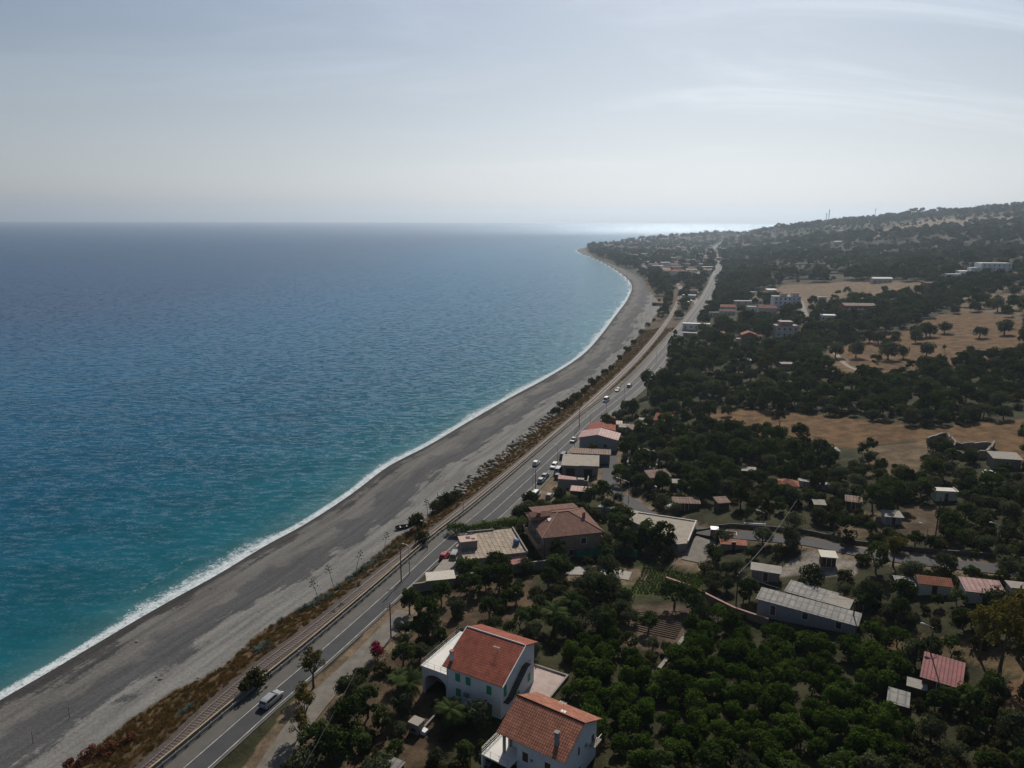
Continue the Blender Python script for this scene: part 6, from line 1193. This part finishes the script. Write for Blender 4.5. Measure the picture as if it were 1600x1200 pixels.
def rock_mesh(seed):
    bm = bmesh.new(); bmesh.ops.create_icosphere(bm, subdivisions=2, radius=1); g = np.random.default_rng(seed); pl = g.normal(size=(9, 3)); pl /= np.linalg.norm(pl, axis=1)[:, None]; dd = g.uniform(.55, .95, 9)
    for v in bm.verts:
        for n_, d_ in zip(pl, dd):
            k = v.co.dot(Vector(n_)) - d_
            if k > 0: v.co -= Vector(n_) * k
        v.co *= 1 + g.uniform(-.04, .04)
    me = bpy.data.meshes.new('boulder'); bm.to_mesh(me); bm.free(); return me
M_rock = wearmat('boulder_stone', (.215, .190, .160), amt=.3, scale=.8); RK = [rock_mesh(i) for i in range(6)]
for m_ in RK: m_.materials.append(M_rock)
br = random.Random(4); VR = resample(VEG, 1.0); k = 0
for i in range(len(VR)):
    px = proj([(VR[i][0], VR[i][1], 3)])[0]
    if 690 < px[0] < 872 and 638 < px[1] < 790:
        for q in range(2):
            o_ = br.uniform(-1.4, 3.4); t = VR[min(i + 1, len(VR) - 1)] - VR[i - 1]; t /= np.linalg.norm(t); x, y = VR[i] + np.array([t[1], -t[0]]) * o_ + t * br.uniform(-.5, .5); s_ = br.uniform(.45, 1.15)
            if k < 290 and br.random() < .85: o = link('boulder', br.choice(RK), None, (x, y, float(T([[x, y]])[0]) + s_ * .25)); o.scale = (s_, s_ * br.uniform(.7, 1.1), s_ * br.uniform(.6, .9)); o.rotation_euler = (br.uniform(-.4, .4), br.uniform(-.4, .4), br.uniform(0, 6)); tag(o, 'grey brown boulder in the rock bank between the beach and the railway', 'boulder', 'boulders of the rock bank'); k += 1
for px, py, s_ in [(245, 1057, .35), (251, 1062, .5), (190, 1150, .3), (380, 1020, .3), (405, 955, .25), (755, 695, .5), (698, 752, .35), (697, 760, .3), (895, 612, .6), (888, 616, .7), (213, 993, .4), (310, 1066, .3), (905, 610, .6)]:
    x, y = at(px, py, 2.2); o = link('beach_rock', br.choice(RK), None, (x, y, float(T([[x, y]])[0]) + .05)); o.scale = (s_, s_ * .7, s_ * .5); tag(o, 'small dark lump of rock or driftwood lying alone on the open sand', 'rock', 'lumps scattered on the beach')
# ------------------------------------------------------------------ trackside planting
for px, py, s in [(415,1015,1.2),(404,1012,1.0),(440,962,1.0),(475,946,1.1),(486,943,1.2),(508,932,1.3),(518,928,1.1),(530,915,1.0),(555,893,1.2),(565,888,1.2),(575,884,1.1),(590,872,1.0),(600,866,1.1),(610,860,1.0),(295,1112,1.1),(283,1120,.9),(300,1106,.8),(545,900,1.1),(500,936,1.0),(618,853,1.0),(410,1018,1.0),(548,905,.9),(575,905,.8),(560,922,.8),(533,952,.8),(520,962,.8),(628,848,.9),(585,878,1.1),(494,940,1.0),(466,950,.9)]:
    x, y = at(px, py, 4.2); plant('agave', (x, y, float(T([[x, y]])[0])), s * vr.uniform(.95, 1.3), 'grey green agave in the dry strip between the beach and the railway', 'agave', 'agaves along the beach edge')
for px, py, lb in [(497, 932, 'leftmost tall flowering agave stalk leaning over the beach'), (521, 911, 'second tall agave stalk from the left at the beach edge'), (556, 888, 'third tall agave stalk from the left at the beach edge'), (600, 862, 'fourth tall agave stalk, before the round green bush'), (668, 800, 'agave stalk just past the round green bush at the beach edge')]:
    x, y = at(px, py, 4); o = empty('agave_stalk', (x, y, float(T([[x, y]])[0])), vr.uniform(0, 6), lb, 'agave'); link('stalk', vr.choice(STALK), o).rotation_euler = (.12, -.25, 0)
for px, py, s, mt, lb in [(652, 820, 1.9, 'scrub', 'round green bush at the beach edge beside the dark boat'), (660, 852, 1.5, 'scrub', 'round dark bush growing against the railway track'), (393, 1082, 1.7, 'scrub', 'dark bush between the railway and the parapet at the lower left')]:
    x, y = at(px, py, 5); plant('scrub', (x, y, float(T([[x, y]])[0])), s, lb, 'shrub', None, 1.4)
for px, py in [(868, 645), (878, 636), (888, 630), (898, 622), (912, 612), (925, 600), (935, 592), (945, 583), (905, 618), (917, 606), (692, 790), (700, 786), (683, 797), (708, 780), (955, 575), (968, 560), (980, 548), (990, 535), (1003, 520), (1012, 508), (1022, 500), (1030, 488), (1040, 478), (1030, 470), (1022, 476)]:
    x, y = at(px, py, 3.6); plant('scrub', (x, y, float(T([[x, y]])[0]) - .1), vr.uniform(1.2, 2.0), 'dark bush on the bank between the beach and the railway', 'shrub', 'bushes along the beach bank')
x, y = at(140, 1180, 3.6); 
for dx, dy, s in [(0, 0, 1.2), (2.6, 1.0, 1.1), (-1.2, -2.4, 1.0), (4.4, 3.2, .8)]:
    z = float(T([[x + dx, y + dy]])[0]); o = empty('rusty_shrub', (x + dx, y + dy, z), 0, 'rust red shrub at the beach edge in the bottom left corner', 'shrub', 'rust red shrubs at the bottom left'); link('foliage', crown_mesh('rusty_leaves', 500 + int(10 * s), 1.6 * s, .9 * s, .6, 12, 700, .16, L_rust), o); link('stem', trunk_mesh('rusty_stem', 3, .3, .05, .5, 4), o)
def tuft_mesh(seed, n, h_, r, wd):
    g = np.random.default_rng(seed); a = g.uniform(0, 6.28, n); rr = r * np.sqrt(g.random(n)); b = np.stack([rr * np.cos(a), rr * np.sin(a), np.zeros(n)], 1); lean = np.stack([np.cos(a), np.sin(a), np.zeros(n)], 1) * g.uniform(.1, .6, (n, 1)) * h_; hh = h_ * g.uniform(.5, 1.1, n)[:, None]
    az = g.uniform(0, 6.28, n); sd = np.stack([np.cos(az), np.sin(az), np.zeros(n)], 1) * wd; V = np.stack([b - sd, b + sd, b + lean + np.array([0, 0, 1]) * hh], 1).reshape(-1, 3); return npmesh('tuft', V, np.arange(3 * n).reshape(-1, 3), [L_dry])
tf = []
for i in range(2):
    o = link('grass_tuft', tuft_mesh(i, 110, .75, .55, .035)); x, y = at(330 + 40 * i, 1070 - 30 * i, 4.5); o.location = (x, y, float(T([[x, y]])[0])); tag(o, 'rounded dry grass tuft in the strip beside the railway', 'grass tuft', 'dry grass tufts sampled beside the railway'); tf.append(o)
gq = np.random.default_rng(8); n = 20000; yy = 70 + 480 * gq.random(n) ** 1.4; xx = np.interp(yy, RAIL[:110, 1], RAIL[:110, 0]) + gq.uniform(-14, 14, n); XY = np.c_[xx, yy]
e_ = polydist(XY, VEG)[0]; r_ = polydist(XY, RAIL)[0]; l_ = polydist(XY, LINE1)[0]; m = (e_ > .2) & (((r_ < -2.2)) | ((r_ > 2.2) & (l_ < -4.0))); XY = XY[m]; z = T(XY)
gn_scatter('dry_grass', [(a, b, c - .05, gq.uniform(.3, .85), gq.uniform(0, 6.3)) for (a, b), c in zip(XY, z)], tf)
# plot rows: low green lines of the kitchen garden
rw_ = []
A, B, Cc, D = gp(985, 928), gp(1008, 886), gp(1108, 903), gp(1082, 932)
for i in range(9):
    t = (i + .5) / 9; a = A.lerp(B, t); b = D.lerp(Cc, t); n_ = int((b - a).length / .7)
    for k in range(n_): p = a.lerp(b, k / n_); rw_.append((p.x + vr.uniform(-.1, .1), p.y + vr.uniform(-.1, .1), float(T([[p.x, p.y]])[0]) - .15, vr.uniform(.16, .26), vr.uniform(0, 6)))
A, B, Cc, D = gp(985, 985), gp(1003, 955), gp(1070, 972), gp(1055, 1000); fm = MB()
for i in range(10):
    t = (i + .5) / 10; a = A.lerp(B, t); b = D.lerp(Cc, t); pts = [a.lerp(b, k / 8) for k in range(9)]; fm.tube([(p.x, p.y, float(T([[p.x, p.y]])[0]) - .02) for p in pts], .20, 6)
tag(fm.obj('furrows', wearmat('ploughed_earth', (.12, .08, .055), amt=.3)), None, None, None, 'structure')
gn_scatter('vegetable_rows', rw_, [c for o in COL.objects if o.name.startswith('hedge') for c in o.children][:2])
# odds and ends round the near houses
c = gp(651, 1142); o = empty('bread_oven', c, R(-30), 'small plastered outdoor oven with a flat top in the dirt yard', 'oven'); MB().box(-.9, .9, -.8, .8, -.5, 1.7).obj('body', W_conc, o); MB().box(-1, 1, -.9, .9, 1.7, 1.85).obj('slab', W_palesheet, o); MB().box(1.0, 1.9, -.4, .6, -.4, .7).obj('bench', W_trim, o); MB().box(-.4, .4, -.84, -.78, .4, 1.0).obj('mouth', W_dark, o)
c = gp(611, 1205); H = House('hen_house', 'small green grey ribbed roof at the very bottom edge of the photo', 'shed', (c.x - 1, c.y - 1), R(-30), 2.4, 1.8); H.walls([(0, -.5), (1.8, -.5), (1.8, 1.8), (0, 1.6)], W_wood); H.part('roof', MB().slab([(-.2, -.2, 1.65), (2.6, -.2, 1.65), (2.6, 2, 1.95), (-.2, 2, 1.95)], .06), T_grey); H.window('f', 1.2, .2, .6, 1.0, W_wood, W_dark, 'door', 'leaf')
c = gp(1050, 802); o = empty('parasol', c, 0, 'white parasol standing in the gardens below the rust brown shed', 'parasol'); MB().tube([(0, 0, -.2), (0, 0, 2.6)], .04, 6).obj('pole', W_metal, o); MB().tube([(0, 0, 2.1), (0, 0, 2.75)], [1.5, .05], 8).obj('canopy', W_trim, o)
for px, py, lb in [(1022, 765, 'white water tank among the garden shrubs, left of its twin'), (1062, 768, 'white water tank among the garden shrubs, right of its twin')]:
    c = gp(px, py); o = empty('water_tank', c, 0, lb, 'water tank'); MB().tube([(0, 0, -.2), (0, 0, 1.0), (0, 0, 1.25)], [.75, .75, .3], 12).obj('drum', W_trim, o); MB().tube([(0, 0, 1.25), (0, 0, 1.33)], [.3, .3], 10).obj('lid', W_metal, o)
# ------------------------------------------------------------------ haze
def haze():
    V = [(x, y, z) for z in (-9.5, 240) for y in (-2000, 17000) for x in (-17000, 17000)]
    me = npmesh('haze', V, [(2, 3, 1, 0), (5, 7, 6, 4), (1, 5, 4, 0), (6, 7, 3, 2), (4, 6, 2, 0), (3, 7, 5, 1)])
    m, nt, out = newmat('haze_air'); v = node(nt, 'ShaderNodeVolumePrincipled', {'Color': (.70, .84, 1, 1), 'Density': 0.000095, 'Anisotropy': 0.64}); nt.links.new(v.outputs[0], out.inputs['Volume'])
    me.materials.append(m); o = link('haze', me); tag(o, kind='stuff'); return o
haze()
